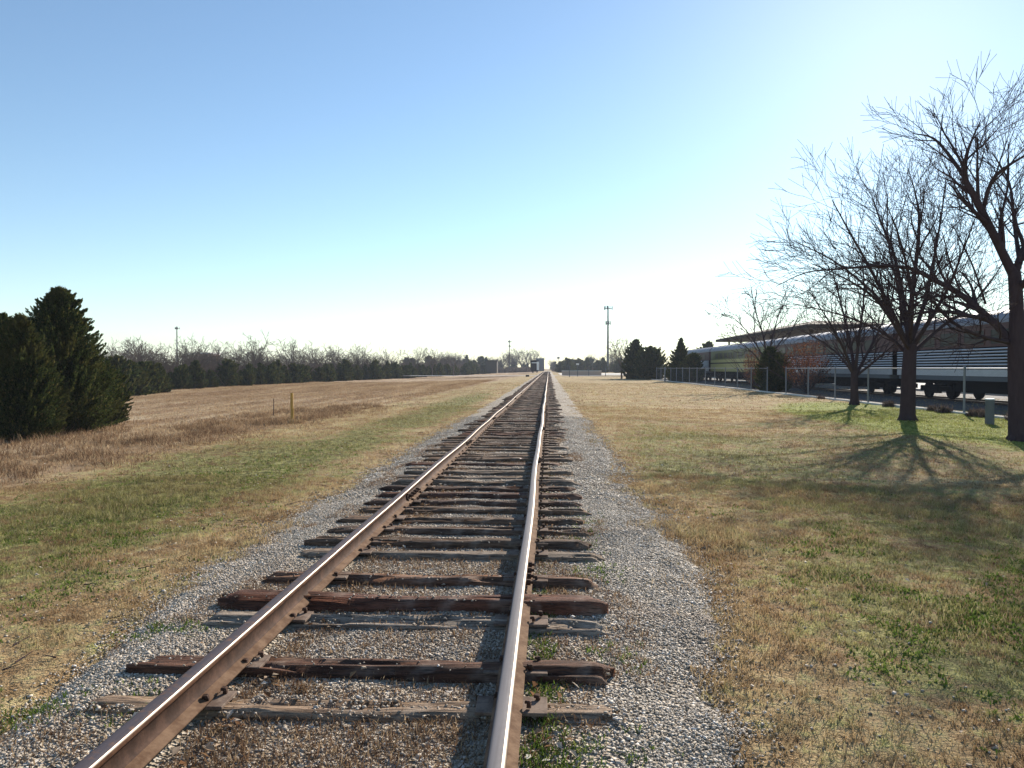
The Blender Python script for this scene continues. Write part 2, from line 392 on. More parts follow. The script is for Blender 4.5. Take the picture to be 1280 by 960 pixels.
# y of each visible tie, measured at tie top; (pixel row, x shift, angle, height, colour, words)
DK = (.12, .062, .04); MID = (.22, .14, .09); GRY = (.46, .38, .30); RED_ = (.19, .07, .04); LB = (.26, .18, .12)
near = [
 (889, .00, .3, -.020, (.40, .28, .185), 'split greyish tan crosstie with weathered ends, nearest to the bottom edge'),
 (832, -.02, -.2, .014, (.17, .078, .045), 'dark brown crosstie with a split right end, second from the bottom'),
 (777, .03, -.3, -.004, GRY, 'pale grey crosstie lying flush in gravel, third from the bottom'),
 (748, .00, -.5, .036, (.20, .085, .052), 'dark reddish brown crosstie standing proud, fourth from the bottom'),
 (722, .03, -.6, .008, (.28, .15, .09), 'brown crosstie with a red left end and knot hole, fifth from the bottom'),
 (693, .10, .0, -.010, (.34, .26, .19), 'thin looking grey crosstie almost buried in gravel, sixth from the bottom'),
 (676, .00, .1, .014, (.20, .125, .08), 'mid brown crosstie with sharp right end, seventh from the bottom'),
 (662, .05, .2, .0, (.21, .13, .085), 'brown weathered crosstie, eighth from the bottom'),
]
ties = []
yprev = None
for i, (py, dx, ang, z, colr, words) in enumerate(near):
    y = on_plane(640, py, z).y
    ties.append((y, dx, ang, z, colr, words, True))
y = ties[-1][0]
ordn = ['ninth', 'tenth', 'eleventh', 'twelfth', 'thirteenth', 'fourteenth', 'fifteenth', 'sixteenth']
k = 0
while y < 330:
    y += .53+random.uniform(-.04, .04)
    colr = random.choice([DK, MID, MID, (.17, .10, .07), (.31, .23, .165), (.25, .175, .12), (.19, .09, .058)])
    z = random.choice([-.018, -.014, -.008, -.002, .004, .010, .018])
    nm = {DK: 'dark brown', MID: 'mid brown'}.get(colr, 'weathered brown' if colr[0] < .2 else 'greyish')
    words = f'{nm} crosstie under the rails, {ordn[k]} from the bottom' if k < len(ordn) else None
    ties.append((y, random.gauss(0, .08), random.gauss(0, .8), z, colr, words, y < 30)); k += 1
variants = [tie_mesh('crosstie_variant', 100+j, 26, 5, 1.0) for j in range(5)]
vmesh = [o.data for o in variants]
for o in variants: bpy.data.objects.remove(o)
def make_tie(idx, y, dx, ang, z, colr, words):
    root = empty('crosstie', (TC+dx, y, 0), math.radians(ang), words or 'weathered brown crosstie far down the track, beyond the sixteenth from the bottom', 'railway tie',
                 'crossties under the rails' if words else 'crossties far down the track')
    if idx < 14: o = tie_mesh('timber', 40+idx, 90, 10, 1.15, .035)
    else:
        o = bpy.data.objects.new('timber', vmesh[idx % 5]); COL.objects.link(o)
    o.parent = root; o.location = (0, 0, z+.012); o.scale = (1, 1.0 if idx < 8 else random.uniform(.72, 1.05), 1); o.color = (*colr, 1)
    zp = max(z, 0.0)*0 + .001
    if y < 70:
        for rx, side in ((RL, -1), (RR, 1)):
            p = bpy.data.objects.new('tie_plate', PLATE); COL.objects.link(p); p.parent = root; p.location = (rx-TC-dx+side*.02, 0, zp)
            if y < 32:
                for sx, sy in (((-.082, .05), (.082, -.05), (.125, .055)) if random.random() < .6 else ((-.082, .05), (.082, -.05))):
                    s = bpy.data.objects.new('spike', SPIKE); COL.objects.link(s); s.parent = p
                    s.location = (sx, sy, .006+random.uniform(-.002, .014)); s.rotation_euler = (random.gauss(0, .08), random.gauss(0, .08), (math.pi if sx > 0 else 0)+random.gauss(0, .2))
    return root
for i, (y, dx, ang, z, colr, words, nr) in enumerate(ties[:299]):
    make_tie(i, y, dx, ang, z, colr, words)
m = MB()
for (y, dx, ang, z, colr, words, nr) in ties[299:]:
    m.box(TC+dx-1.31, TC+dx+1.31, y-.1, y+.1, -.15, z)
o = m.build('distant_crossties', WOOD); o.color = (*MID, 1); tag(o, 'distant brown crossties merging into one strip near the road crossing', 'railway ties', kind='stuff')

# ------------------------------------------------------------------ rails
PROF = [(-.07, 0), (.07, 0), (.07, .011), (.022, .030), (.0085, .042), (.0085, .112), (.034, .128), (.036, .134), (.036, .150), (.031, .1585), (.022, .1630), (0, .1645), (-.022, .1630), (-.031, .1585), (-.036, .150), (-.036, .134), (-.034, .128), (-.0085, .112), (-.0085, .042), (-.022, .030), (-.07, .011)]
def rail_body(x0, left, parent):
    ysr = list(np.arange(0.6, 60, .5))+list(np.arange(60, 420, 5))
    n = len(PROF); V = []; Fs = []; MI = []
    for y in ysr:
        dx = wob(x0, y); dz = .004*math.sin(y*.9+x0)*(min(y, 8)/8)
        for (a, b) in PROF: V.append((dx+a, y, .010+b+dz))
    matk = []
    for k in range(n):
        (a, b), (a2, b2) = PROF[k], PROF[(k+1) % n]; cx = (a+a2)/2; cz = (b+b2)/2
        if cz > .157:   # running surface
            if left: mi = 2
            else: mi = 1 if cx < .0155 else 1
            if not left and cx > .024: mi = 3
        elif cz > .149: mi = (3 if (left and cx > 0) else (3 if (not left and cx > 0) else 2))
        elif cz < .012: mi = 5 if abs(cx) > .03 else 4
        elif cz < .03: mi = 5
        else: mi = 4 if abs(cx) < .04 and cz > .03 and cz < .12 else 0
        matk.append(mi)
    for i in range(len(ysr)-1):
        for k in range(n):
            Fs.append((i*n+k, i*n+(k+1) % n, (i+1)*n+(k+1) % n, (i+1)*n+k)); MI.append(matk[k])
    return mesh_np('rail_body', V, np.array(Fs)[:, ::-1], parent=parent, mats=[RUST, POLISH, DULL, SHINE, RUSTD, RUSTP], midx=MI, smooth=False)
def joint(parent, x0, y, side):
    m = MB(); s = side
    prof = [(s*.0095, .046), (s*.034, .044), (s*.040, .052), (s*.024, .066), (s*.022, .098), (s*.034, .112), (s*.030, .122), (s*.0095, .118)]
    if s < 0: prof = prof[::-1]
    m.prism(prof, -.33, .33)
    j = m.build('joint_bar', RUSTD, parent); j.location = (wob(x0, y), y, 0)
    for b in (-.24, -.08, .08, .24):
        mb = MB(); mb.tube((s*.018, 0, .082), (s*.062, 0, .082), .024, .022, 6); mb.tube((s*.055, 0, .082), (s*.082, 0, .082), .012, .012, 6)
        q = mb.build('bolt', RUSTD, j); q.location = (0, b, 0)
for x0, left, js, side, lab in ((RL, True, (9.1, 15.4, 22.8, 29.8, 37.5, 45), 1, 'left hand rusty steel rail with a bright inner edge'),
                           (RR, False, (5.55, 12.4, 18.9, 26, 33, 41), 1, 'right hand steel rail with a shiny grey worn top')):
    r = empty('rail', (x0, 0, 0), 0, lab, 'rail', 'rails of the track'); rail_body(x0, left, r)
    for y in js: joint(r, x0, y, side)

# ------------------------------------------------------------------ gravel stones
def scatter_stones(name, pts, size, lab):
    n = len(pts); r = rng
    base = np.array([(-1,-1,-1),(1,-1,-1),(1,1,-1),(-1,1,-1),(-1,-1,1),(1,-1,1),(1,1,1),(-1,1,1)], float)*.5
    fs = np.array([(3,2,1,0),(4,5,6,7),(0,1,5,4),(1,2,6,5),(2,3,7,6),(3,0,4,7)])
    V = base[None]+r.normal(0, .17, (n, 8, 3)); V[:, 4:, :2] *= r.uniform(.45, .95, (n, 1, 1))
    s = size*np.exp(np.clip(r.normal(0, .36, n), -.8, .7)); asp = np.stack([r.uniform(.8, 1.35, n), r.uniform(.7, 1.1, n), r.uniform(.38, .68, n)], 1)
    V = V*asp[:, None]*s[:, None, None]
    a = r.uniform(0, 6.283, n); b = r.normal(0, .35, n)
    ca, sa, cb, sb = np.cos(a), np.sin(a), np.cos(b), np.sin(b)
    x, y, z = V[..., 0], V[..., 1], V[..., 2]
    y, z = y*cb[:, None]-z*sb[:, None], y*sb[:, None]+z*cb[:, None]
    x, y = x*ca[:, None]-y*sa[:, None], x*sa[:, None]+y*ca[:, None]
    V = np.stack([x, y, z], -1)+pts[:, None]
    Fs = fs[None]+(np.arange(n)*8)[:, None, None]
    return tag(mesh_np(name, V.reshape(-1, 3), Fs.reshape(-1, 4), STONE), lab, 'gravel', kind='stuff')
tie_y = np.array([t_[0] for t_ in ties]); tie_z = np.array([t_[3] for t_ in ties])
def ballast_points(y0, y1, n):
    x = rng.uniform(-4.1, 2.2, n); y = rng.uniform(y0, y1, n)
    hb = Hb(x, y); hg = Hg(x, y); ok = (hb > hg-.002) | ((hb > hg-.13) & (rng.random(n) < .75*np.exp((hb-hg)/.028)))
    j = np.clip(np.searchsorted(tie_y, y), 1, len(tie_y)-1); j = np.where(np.abs(tie_y[j]-y) < np.abs(tie_y[j-1]-y), j, j-1)
    ontie = (np.abs(tie_y[j]-y) < .105) & (np.abs(x-TC) < 1.33)
    proud = tie_z[j]+.01-hb
    keep = (~ontie) | ((proud < .036) & (vnoise(x*1.7, y*3+5, 91) > .52) & (rng.random(n) < .75)) | (rng.random(n) < .03)
    z = np.where(ontie, np.maximum(hb, tie_z[j]+.004), np.maximum(hb, hg+.004))
    onrail = (np.abs(x-RL) < .06) | (np.abs(x-RR) < .06)
    # dirt-choked patches keep fewer stones
    thin = (vnoise(x*1.3, y*1.3, 77)+.35*vnoise(x*4, y*4, 78) > .66) & (np.abs(x-TC) < 1.25) & (rng.random(n) < .72)
    ok &= keep & ~onrail & ~thin
    return np.stack([x, y, z+.003], 1)[ok]
scatter_stones('ballast_stones', ballast_points(2.3, 9.5, 360000), .0094, 'loose pale grey ballast gravel around the near ties and rails')
scatter_stones('ballast_stones', ballast_points(9.5, 26, 190000), .0150, 'grey ballast gravel along the middle stretch of track')
n = 900; x = np.concatenate([rng.normal(1.7, .5, n), rng.normal(-3.9, .5, n)]); y = rng.uniform(2.5, 12, 2*n)
p = np.stack([x, y, np.maximum(Hg(x, y), Hb(x, y))+.004], 1); scatter_stones('strewn_pebbles', p, .011, 'pale pebbles strewn into the grass beside the ballast')

# ------------------------------------------------------------------ blades, leaves
def blades(name, P, h, w, lean, mat, lab, cat='grass', spread=.03, per=6):
    """P (n,3) tuft roots, h (n,) heights"""
    n = len(P); r = rng; N = n*per
    root = np.repeat(P, per, 0) + np.stack([r.normal(0, spread, N), r.normal(0, spread, N), np.full(N, -.004)], 1)
    hh = np.repeat(h, per)*r.uniform(.45, 1.15, N); a = r.uniform(0, 6.283, N); ln = np.abs(r.normal(0, lean, N))+.1
    d = np.stack([np.cos(a)*np.sin(ln), np.sin(a)*np.sin(ln), np.cos(ln)], 1)
    b = r.uniform(0, 6.283, N); sd = np.stack([np.cos(b), np.sin(b), np.zeros(N)], 1)*(w*r.uniform(.6, 1.4, N))[:, None]*.5
    mid = root+d*(hh*.55)[:, None]; tip = mid+np.stack([d[:, 0]*1.5, d[:, 1]*1.5, d[:, 2]*.55], 1)*(hh*.45)[:, None]
    V = np.stack([root-sd, root+sd, mid+sd*.8, mid-sd*.8, tip], 1).reshape(-1, 3)
    i = np.arange(N)*5
    # two triangles + tip triangle
    Fs = np.concatenate([np.stack([i, i+1, i+2], 1), np.stack([i, i+2, i+3], 1), np.stack([i+3, i+2, i+4], 1)])
    return tag(mesh_np(name, V, Fs, mat), lab, cat, kind='stuff')
def turf_points(n, y0, y1, xr, xl, keepf=None):
    y = np.sqrt(rng.uniform(y0*y0, y1*y1, n)); u = rng.uniform(-1, 1, n)
    x = np.where(u > 0, u*(.66*y+1.2), u*(.78*y+1.2))
    hg = Hg(x, y); hb = Hb(x, y); ok = (hg > hb-.006) | ((hg > hb-.09) & (rng.random(n) < .6*np.exp((hg-hb)/.018))) & (x < FX+.2) & (x > xl) & (x < xr)
    return np.stack([x, y, np.maximum(hg, hb)], 1)[ok]
def tall(x, y): return sstep(-8.9, -9.8, x+2.0*vnoise(x*.8, y*.8, 5)-1)
p = turf_points(44000, 2.4, 12, 99, -99); h = .022+.075*vnoise(p[:, 0]*2.2, p[:, 1]*2.2, 2)**2+.035*vnoise(p[:, 0]*.5, p[:, 1]*.5, 4)
blades('near_grass', p, h, .0048, .75, BLADES, 'short dry tan and green lawn grass near the bottom corners', per=9, spread=.035)
p = turf_points(44000, 12, 34, 99, -99); tl = tall(p[:, 0], p[:, 1]); h = .045+.04*vnoise(p[:, 0]*.8, p[:, 1]*.8, 2)+.12*tl*rng.random(len(p))
blades('middle_grass', p, h, .012, .7, BLADES, 'mown dry grass either side of the track in the middle distance', per=6, spread=.07)
p = turf_points(26000, 34, 90, 99, -99); tl = tall(p[:, 0], p[:, 1]); h = .07+.05*vnoise(p[:, 0]*.5, p[:, 1]*.5, 2)+.10*tl*rng.random(len(p))
blades('far_grass', p, h, .03, .7, BLADES, 'tan grass of the far lawn and pasture', per=4, spread=.15)
N = 70000; y = np.sqrt(rng.uniform(14**2, 120**2, N)); x = -8.5-rng.random(N)*np.minimum(.62*y, 34)
blades('pasture_grass', np.stack([x, y, Hg(x, y)], 1), (.04+.08*vnoise(x*.5, y*.5, 4))*(1+y/90), .024, .7, BLADES, 'uneven dry golden brown pasture grass left of the mown strip', per=4, spread=.14)
# band of tall dead weeds edging the pasture
n = 5200; y = rng.uniform(9, 36, n)**1.0; x = -10.6+.05*(y-14)+rng.normal(0, 1.25, n)-.4
k = vnoise(x*.9, y*.9, 8) > .35; x, y = x[k], y[k]
blades('dead_weed_band', np.stack([x, y, Hg(x, y)], 1), (.07+.26*vnoise(x*1.3, y*1.3, 3)**1.8)*rng.uniform(.6, 1.3, len(x)), .010, .55, STRAW, 'knee high reddish brown dead weeds along the pasture edge', per=14, spread=.09)
n = 1300; x = rng.uniform(-28, -11, n); y = rng.uniform(16, 24, n)+rng.normal(0, .5, n); k = (x < -.58*y); x, y = x[k], y[k]
blades('tall_dry_grass', np.stack([x, y, Hg(x, y)], 1), rng.uniform(.12, .42, len(x)), .010, .45, STRAW, 'tall straw coloured grass at the foot of the big cedars', per=12, spread=.1)
# weeds in the track bed
def clumps(name, spots, h, w, mat, lab, per=8, lean=.8):
    P = np.concatenate([np.stack([rng.normal(cx, rx, q), rng.normal(c2, ry, q)], 1) for cx, c2, rx, ry, q in spots]); P = P[(np.abs(P[:, 0]-RR) > .075) & (np.abs(P[:, 0]-RL) > .075)]
    z = np.maximum(Hb(P[:, 0], P[:, 1]), Hg(P[:, 0], P[:, 1])); blades(name, np.stack([P[:, 0], P[:, 1], z], 1), h*rng.uniform(.6, 1.4, len(P)), w, lean, mat, lab, 'weeds', per=per, spread=.022)
clumps('rail_side_weeds', [(RR+.16, 3.0, .05, .25, 130), (RR+.17, 3.65, .05, .2, 90), (RR+.15, 4.35, .05, .22, 110), (RR+.3, 3.1, .14, .12, 90), (RR+.16, 5.0, .05, .25, 70), (RR+.6, 4.3, .1, .1, 30), (RR+.55, 6.0, .12, .15, 60), (RR+.5, 7.2, .1, .3, 50), (-2.5, 3.55, .3, .12, 110), (-2.4, 4.6, .2, .1, 60), (-2.9, 3.0, .3, .2, 120)], .045, .0065, WEED, 'green and yellowish weeds growing against the right rail and tie ends')
clumps('brown_weed_mats', [(-1.0, 2.95, .3, .12, 420), (-.75, 3.25, .22, .12, 260), (-1.45, 3.2, .1, .2, 220), (-1.48, 4.3, .08, .35, 220), (-1.45, 5.4, .08, .4, 200), (RR+.25, 5.9, .09, .5, 240), (RR-.25, 3.1, .08, .3, 160), (-1.3, 3.75, .15, .1, 180), (-2.3, 3.2, .25, .15, 260), (-1.0, 6.5, .5, .25, 200), (-.9, 8.2, .4, .5, 220)], .05, .004, STRAW, 'brown matted weeds and roots in the gravel beside ties and rails', 7, 1.0)
def bed_weeds(name, n, cond, h, w, mat, lab, per=7, sp=.03, y1=16):
    y = rng.uniform(2.5, y1, n); x = rng.uniform(-2.6, .6, n); k = cond(x, y); x, y = x[k], y[k]
    z = Hb(x, y); blades(name, np.stack([x, y, z], 1), h*rng.uniform(.6, 1.3, len(x)), w, .8, mat, lab, per=per, spread=sp)
bed_weeds('dry_track_weeds', 34000, lambda x, y: (((vnoise(x*1.4, y*1.4, 55)+.4*vnoise(x*5, y*5, 56)) > .86) | (((x+1.2)**2/.5+(y-3.1)**2/.25 < 1) & (rng.random(len(x)) < .6)) | ((np.abs(x-RL-.16) < .07) & (rng.random(len(x)) < .6)) | ((np.abs(x-RR-.16) < .07) & (rng.random(len(x)) < .6))) & (np.abs(x-RL) > .09) & (np.abs(x-RR) > .09), .05, .0042, STRAW, 'thin dry weeds and roots in the gravel between the rails', y1=20)
bed_weeds('green_track_weeds', 9000, lambda x, y: (((np.abs(x-RR-.15) < .07) & (vnoise(x*0, y*1.1, 14) > .45)) | ((vnoise(x*1.2+9, y*1.2, 61) > .74) & (x > -.1))) & (np.abs(x-RR) > .08), .028, .007, WEED, 'small green weeds beside the right rail and in the gravel', per=8, sp=.025, y1=15)
# broad-leaf lawn weeds : low dark green rosettes on the right
def rosettes(n, spots, lab):
    pts = []
    for (cx, c2, rx, ry, q) in spots:
        m_ = int(n*q); x = rng.normal(cx, rx, m_); y = rng.normal(c2, ry, m_); pts.append(np.stack([x, y], 1))
    P = np.concatenate(pts); k = ((vnoise(P[:, 0]*1.6, P[:, 1]*1.6, 44)+.5*vnoise(P[:, 0]*6, P[:, 1]*6, 45)) > .82) & (Hg(P[:, 0], P[:, 1]) > Hb(P[:, 0], P[:, 1])) & (P[:, 0] < 16) & (P[:, 1] > 2.4); P = P[k]
    P = np.concatenate([P, Hg(P[:, 0], P[:, 1])[:, None]], 1)
    blades('lawn_weeds', P, np.full(len(P), .034)*rng.uniform(.6, 1.5, len(P)), .013, 1.1, WEED, lab, 'weeds', per=7, spread=.03)
rosettes(9000, [(-4.4, 6.5, .7, 1.2, .12), (-6.2, 10, 1.3, 2.4, .2), (-5.2, 14, .9, 3, .15), (3.0, 7.0, .8, 1.6, .22), (4.3, 6.2, .9, 1.0, .32), (2.6, 5.0, .7, .7, .14), (6.2, 9.5, 1.6, 1.6, .1), (-5.4, 8, 1.0, 2.2, .2), (-4.8, 5.6, .6, .9, .08), (3.0, 3.6, .6, .5, .04)], 'low green broadleaf weeds scattered in the dry lawn')
def leaves(name, pts, size, lab):
    n = len(pts); a = rng.uniform(0, 6.283, n); s = size*rng.uniform(.6, 1.5, n)
    u = np.stack([np.cos(a), np.sin(a), rng.normal(0, .35, n)], 1)*s[:, None]; v = np.stack([-np.sin(a), np.cos(a), rng.normal(0, .35, n)], 1)*(s*.55)[:, None]
    c = pts+np.array([0, 0, .008]); up = np.zeros((n, 3)); up[:, 2] = s*.3
    V = np.stack([c-u, c+v+up, c+u, c-v+up], 1).reshape(-1, 3); i = np.arange(n)*4
    tag(mesh_np(name, V, np.concatenate([np.stack([i, i+1, i+2], 1), np.stack([i, i+2, i+3], 1)]), LEAF), lab, 'leaves', kind='stuff')
p = turf_points(2600, 2.6, 30, 16, -12); p[:, 2] += .02; leaves('fallen_leaves', p, .016, 'small pale dead leaves scattered over the lawn')
n = 900; y = rng.uniform(2.6, 12, n); x = np.where(rng.random(n) < .45, RL+.17+np.abs(rng.normal(0, .09, n)), np.where(rng.random(n) < .5, RR+.2+rng.normal(0, .07, n), rng.uniform(-2.1, .3, n)))
k = (np.abs(x-RR) > .075) & (vnoise(x, y*1.4, 71) > .42); x, y = x[k], y[k]; leaves('track_leaves', np.stack([x, y, Hb(x, y)+.015], 1), .020, 'curled brown leaves caught along the rails')
# twigs along the left ballast edge
m = MB()
for k in range(60):
    x = random.gauss(-3.3, .25); y = random.uniform(4, 22); a = random.uniform(0, 3.14); L = random.uniform(.05, .18); z = float(max(Hg(x, y), Hb(x, y)))+.012
    m.tube((x, y, z), (x+L*math.cos(a), y+L*math.sin(a), z+random.uniform(0, .02)), .005, .002, 5)
tag(m.build('fallen_twigs', BARK), 'dark fallen twigs on the gravel shoulder left of the track', 'twigs', kind='stuff')

# ------------------------------------------------------------------ trees
class Tubes:
    def __init__(s): s.V = []; s.F = []; s.n = 0
    def path(s, pts, rad, k):
        pts = np.asarray(pts, float); rad = np.asarray(rad, float); n = len(pts)
        T = np.gradient(pts, axis=0); T /= np.linalg.norm(T, axis=1)[:, None]+1e-9
        ref = np.array([0, 0, 1.]) if abs(T[0, 2]) < .8 else np.array([1., 0, 0])
        A = np.cross(T, ref); A /= np.linalg.norm(A, axis=1)[:, None]+1e-9; B = np.cross(T, A)
        th = np.arange(k)*2*math.pi/k
        ring = pts[:, None]+rad[:, None, None]*(A[:, None]*np.cos(th)[None, :, None]+B[:, None]*np.sin(th)[None, :, None])
        s.V.append(ring.reshape(-1, 3)); i = np.arange(n-1)[:, None]*k; j = np.arange(k)[None]; j2 = (j+1) % k
        s.F.append((np.stack([i+j, i+j2, i+k+j2, i+k+j], -1).reshape(-1, 4))+s.n); s.n += n*k
    def build(s, name, mat, parent, smooth=True):
        return mesh_np(name, np.concatenate(s.V), np.concatenate(s.F), mat, parent, smooth=smooth)
def unit(v): return v/(np.linalg.norm(v)+1e-9)
def sides(r): return 9 if r > .09 else 6 if r > .03 else 4 if r > .014 else 3
def grow(T, p, d, L, r0, lvl, P, r):
    n = max(3, int(L/P['seg'])); st = L/n; pts = [p]; d = unit(d)
    for i in range(n):
        d = unit(d+r.normal(0, P['wig'], 3)+np.array([0, 0, P['up'][min(lvl, len(P['up'])-1)]])); pts.append(pts[-1]+d*st)
    rad = np.maximum(P['rmin'], r0*(1-.78*np.linspace(0, 1, n+1)))
    (T[0] if lvl <= 1 and r0 > P.get('wood', .03) else T[1]).path(pts, rad, sides(r0))
    if lvl < P['lv']: kids(T, pts, rad, L, lvl, P, r)
def kids(T, pts, rad, L, lvl, P, r, t0=.22):
    pts = np.asarray(pts); n = len(pts)-1
    m_ = max(2, int(L*P['dens'][min(lvl, len(P['dens'])-1)])); side = r.uniform(0, 6.28)
    for k in range(m_):
        t = t0+(1-t0)*(k+r.uniform(.2, .9))/m_; f = min(t*n, n-.001); i = int(f); q = pts[i]+(pts[i+1]-pts[i])*(f-i); dd = unit(pts[i+1]-pts[i])
        side += 2.4+r.normal(0, .5); a = unit(np.cross(dd, [.3, .2, 1.])); b = np.cross(dd, a)
        ang = r.uniform(*P['ang']); nd = dd*math.cos(ang)+(a*math.cos(side)+b*math.sin(side))*math.sin(ang)
        nd = nd*np.array([1, P.get('ysq', 1), 1])
        Lc = P['L'][min(lvl, len(P['L'])-1)]*r.uniform(.6, 1.25)*(1.15-.55*t)
        grow(T, q, nd, Lc, max(P['rmin'], rad[i]*P['rr']), lvl+1, P, r)

def bare_from_limbs(name, base_y, limbs, label, trunk, P, seed, r_scale=1.0, extra=0):
    """limbs: image-measured outlines turned into real limbs at the tree's own distance, with depth of their own"""
    r = np.random.default_rng(seed); T = (Tubes(), Tubes()); k = 0
    b = at_depth(trunk[0][0], trunk[0][1], base_y); z0 = float(Hg(b.x, b.y))
    root = empty(name, (b.x, b.y, z0), 0, label, 'tree', 'bare trees by the fence'); off = np.array([b.x, b.y, z0])
    def world(pts):
        return [np.array(at_depth(q[0], q[1], base_y+(q[2] if len(q) > 2 else 0)))-off for q in pts]
    def smooth(p, rad):
        p = np.asarray(p); n = len(p); tt = np.linspace(0, n-1, (n-1)*4+1); out = []
        for t_ in tt:
            i = min(int(t_), n-2); f = t_-i; p0 = p[max(i-1, 0)]; p1 = p[i]; p2 = p[i+1]; p3 = p[min(i+2, n-1)]
            out.append(.5*((2*p1)+(-p0+p2)*f+(2*p0-5*p1+4*p2-p3)*f*f+(-p0+3*p1-3*p2+p3)*f**3))
        return np.array(out), np.interp(tt, np.arange(n), rad)
    tp = world(trunk); tp[0][2] = -.1; rad = [q[3] for q in trunk]
    p, ra = smooth(tp, rad); ra = ra*.9; T[0].path(p, ra, 12)
    # root flare
    for a in np.linspace(0, 6.28, 6)[:-1]:
        e = np.array([math.cos(a+seed), math.sin(a+seed), 0])*rad[0]
        T[0].path([e*.3+[0, 0, .28], e*.7+[0, 0, .06], e*1.2+[0, 0, -.08]], [rad[0]*.5, rad[0]*.36, rad[0]*.2], 7)
    for lb in limbs:
        p = world(lb); rr = [q[3]*r_scale for q in lb]; p, ra = smooth(p, rr)
        T[0].path(p, ra, 8); L = np.sum(np.linalg.norm(np.diff(p, axis=0), axis=1))
        kids(T, p, ra, L, 0, P, r, .12)
    T[0].build('trunk', BARK, root); T[1].build('branches', BARK, root)
    return root
PN = dict(seg=.2, wig=.09, up=(.03, .03, .03, .02), rmin=.0052, lv=3, dens=(2.9, 4.2, 6.0), L=(1.75, 1.05, .68), ang=(.28, .72), rr=.55, wood=.028)
# tree A (right edge)
TA = 19.6
bare_from_limbs('bare_tree', TA,
 [[(1268, 345, 0, .17), (1258, 326, 0, .15), (1236, 281, -.2, .13), (1217, 244, -.3, .11), (1206, 222, -.3, .095), (1208, 195, -.5, .06), (1216, 172, -.6, .03), (1226, 150, -.7, .012)],
  [(1206, 222, -.3, .07), (1184, 191, 0, .05), (1165, 172, .3, .035), (1140, 167, .5, .012)],
  [(1268, 345, 0, .14), (1278, 316, .2, .12), (1300, 270, .5, .10), (1308, 215, .8, .06), (1312, 165, 1, .02)],
  [(1229, 262, -.2, .07), (1240, 226, -.5, .06), (1262, 206, -.9, .045), (1290, 190, -1.2, .02)],
  [(1252, 312, 0, .06), (1250, 280, .6, .05), (1260, 230, 1.0, .035), (1260, 180, 1.4, .014)],
  [(1272, 440, 0, .15), (1251, 412, .2, .13), (1232, 394, .4, .12), (1202, 369, .6, .10), (1172, 352, .8, .08), (1142, 337, 1.0, .065), (1105, 332, 1.1, .05), (1052, 336, 1.2, .035), (1007, 341, 1.3, .02), (970, 358, 1.3, .010)],
  [(1232, 398, .3, .08), (1207, 394, -.3, .07), (1188, 390, -.6, .06), (1158, 390, -.9, .045), (1130, 396, -1.2, .02)],
  [(1262, 428, .1, .08), (1225, 420, -1.2, .06), (1190, 402, -2.0, .045), (1160, 370, -2.6, .02)],
  [(1202, 369, .6, .04), (1188, 330, .4, .03), (1178, 290, .2, .012)],
  [(1232, 380, .4, .04), (1215, 330, .2, .03), (1190, 280, 0, .012)],
  [(1275, 360, 0, .10), (1300, 330, -1, .08), (1330, 300, -2, .05), (1360, 280, -2.6, .02)],
  [(1275, 330, 0, .08), (1268, 280, 1.5, .06), (1262, 230, 2.6, .04), (1240, 190, 3.2, .015)]],
 'tall bare tree leaning over the lawn, rightmost and nearest, cut by the photo edge', [(1274, 550, 0, .275), (1272, 500, 0, .23), (1270, 440, 0, .205), (1271, 390, 0, .18), (1268, 341, 0, .16)], PN, 11, .76)
# tree B
TB = 26.5
def fan(base, tips, r0, dz):
    out = []
    for (pts, s) in tips:
        n = len(pts); out.append([(x, y, d, max(.012, r0*s*(1-.88*i/(n-1)))) for i, (x, y, d) in enumerate(pts)])
    return out
limbsB = fan(None, [
 ([(1136, 440, 0), (1120, 400, .3), (1085, 360, .8), (1040, 325, 1.4), (990, 300, 2.0)], .75),
 ([(1135, 435, 0), (1118, 395, -.5), (1090, 340, -1.2), (1062, 290, -1.8), (1040, 250, -2.2)], .8),
 ([(1137, 430, 0), (1130, 380, .4), (1118, 320, .8), (1100, 275, 1.2), (1088, 240, 1.6)], .9),
 ([(1138, 425, 0), (1140, 370, -.4), (1148, 300, -.7), (1148, 262, -1), (1140, 225, -1.2)], 1.0),
 ([(1139, 425, 0), (1155, 380, .5), (1168, 320, 1.2), (1178, 260, 1.8), (1182, 225, 2.2)], .85),
 ([(1140, 435, 0), (1162, 400, -.5), (1185, 360, -1.1), (1205, 310, -1.8), (1220, 270, -2.4)], .8),
 ([(1142, 440, 0), (1175, 410, .6), (1210, 385, 1.4), (1240, 350, 2.2), (1258, 320, 3)], .7),
 ([(1136, 445, 0), (1110, 420, .4), (1070, 400, 1.2), (1030, 388, 2.0), (990, 380, 2.6)], .6),
 ([(1137, 430, 0), (1125, 370, 1.5), (1110, 300, 2.6), (1110, 240, 3.4)], .7),
 ([(1137, 430, 0), (1140, 370, -1.5), (1125, 300, -2.8), (1110, 260, -3.6)], .7),
 ([(1138, 440, 0), (1100, 380, -1.6), (1060, 350, -2.8), (1015, 330, -3.4)], .6),
], .105, 0)
bare_from_limbs('bare_tree', TB, limbsB, 'broad bare tree with a thick dark trunk forking low, second from the right', [(1134, 526, 0, .30), (1135, 500, 0, .265), (1136, 465, 0, .255), (1138, 430, 0, .22)], dict(PN, lv=3, rmin=.0060, dens=(2.4, 3.2, 4.8), L=(1.9, 1.2, .80), wood=.03), 12)
TD = 38
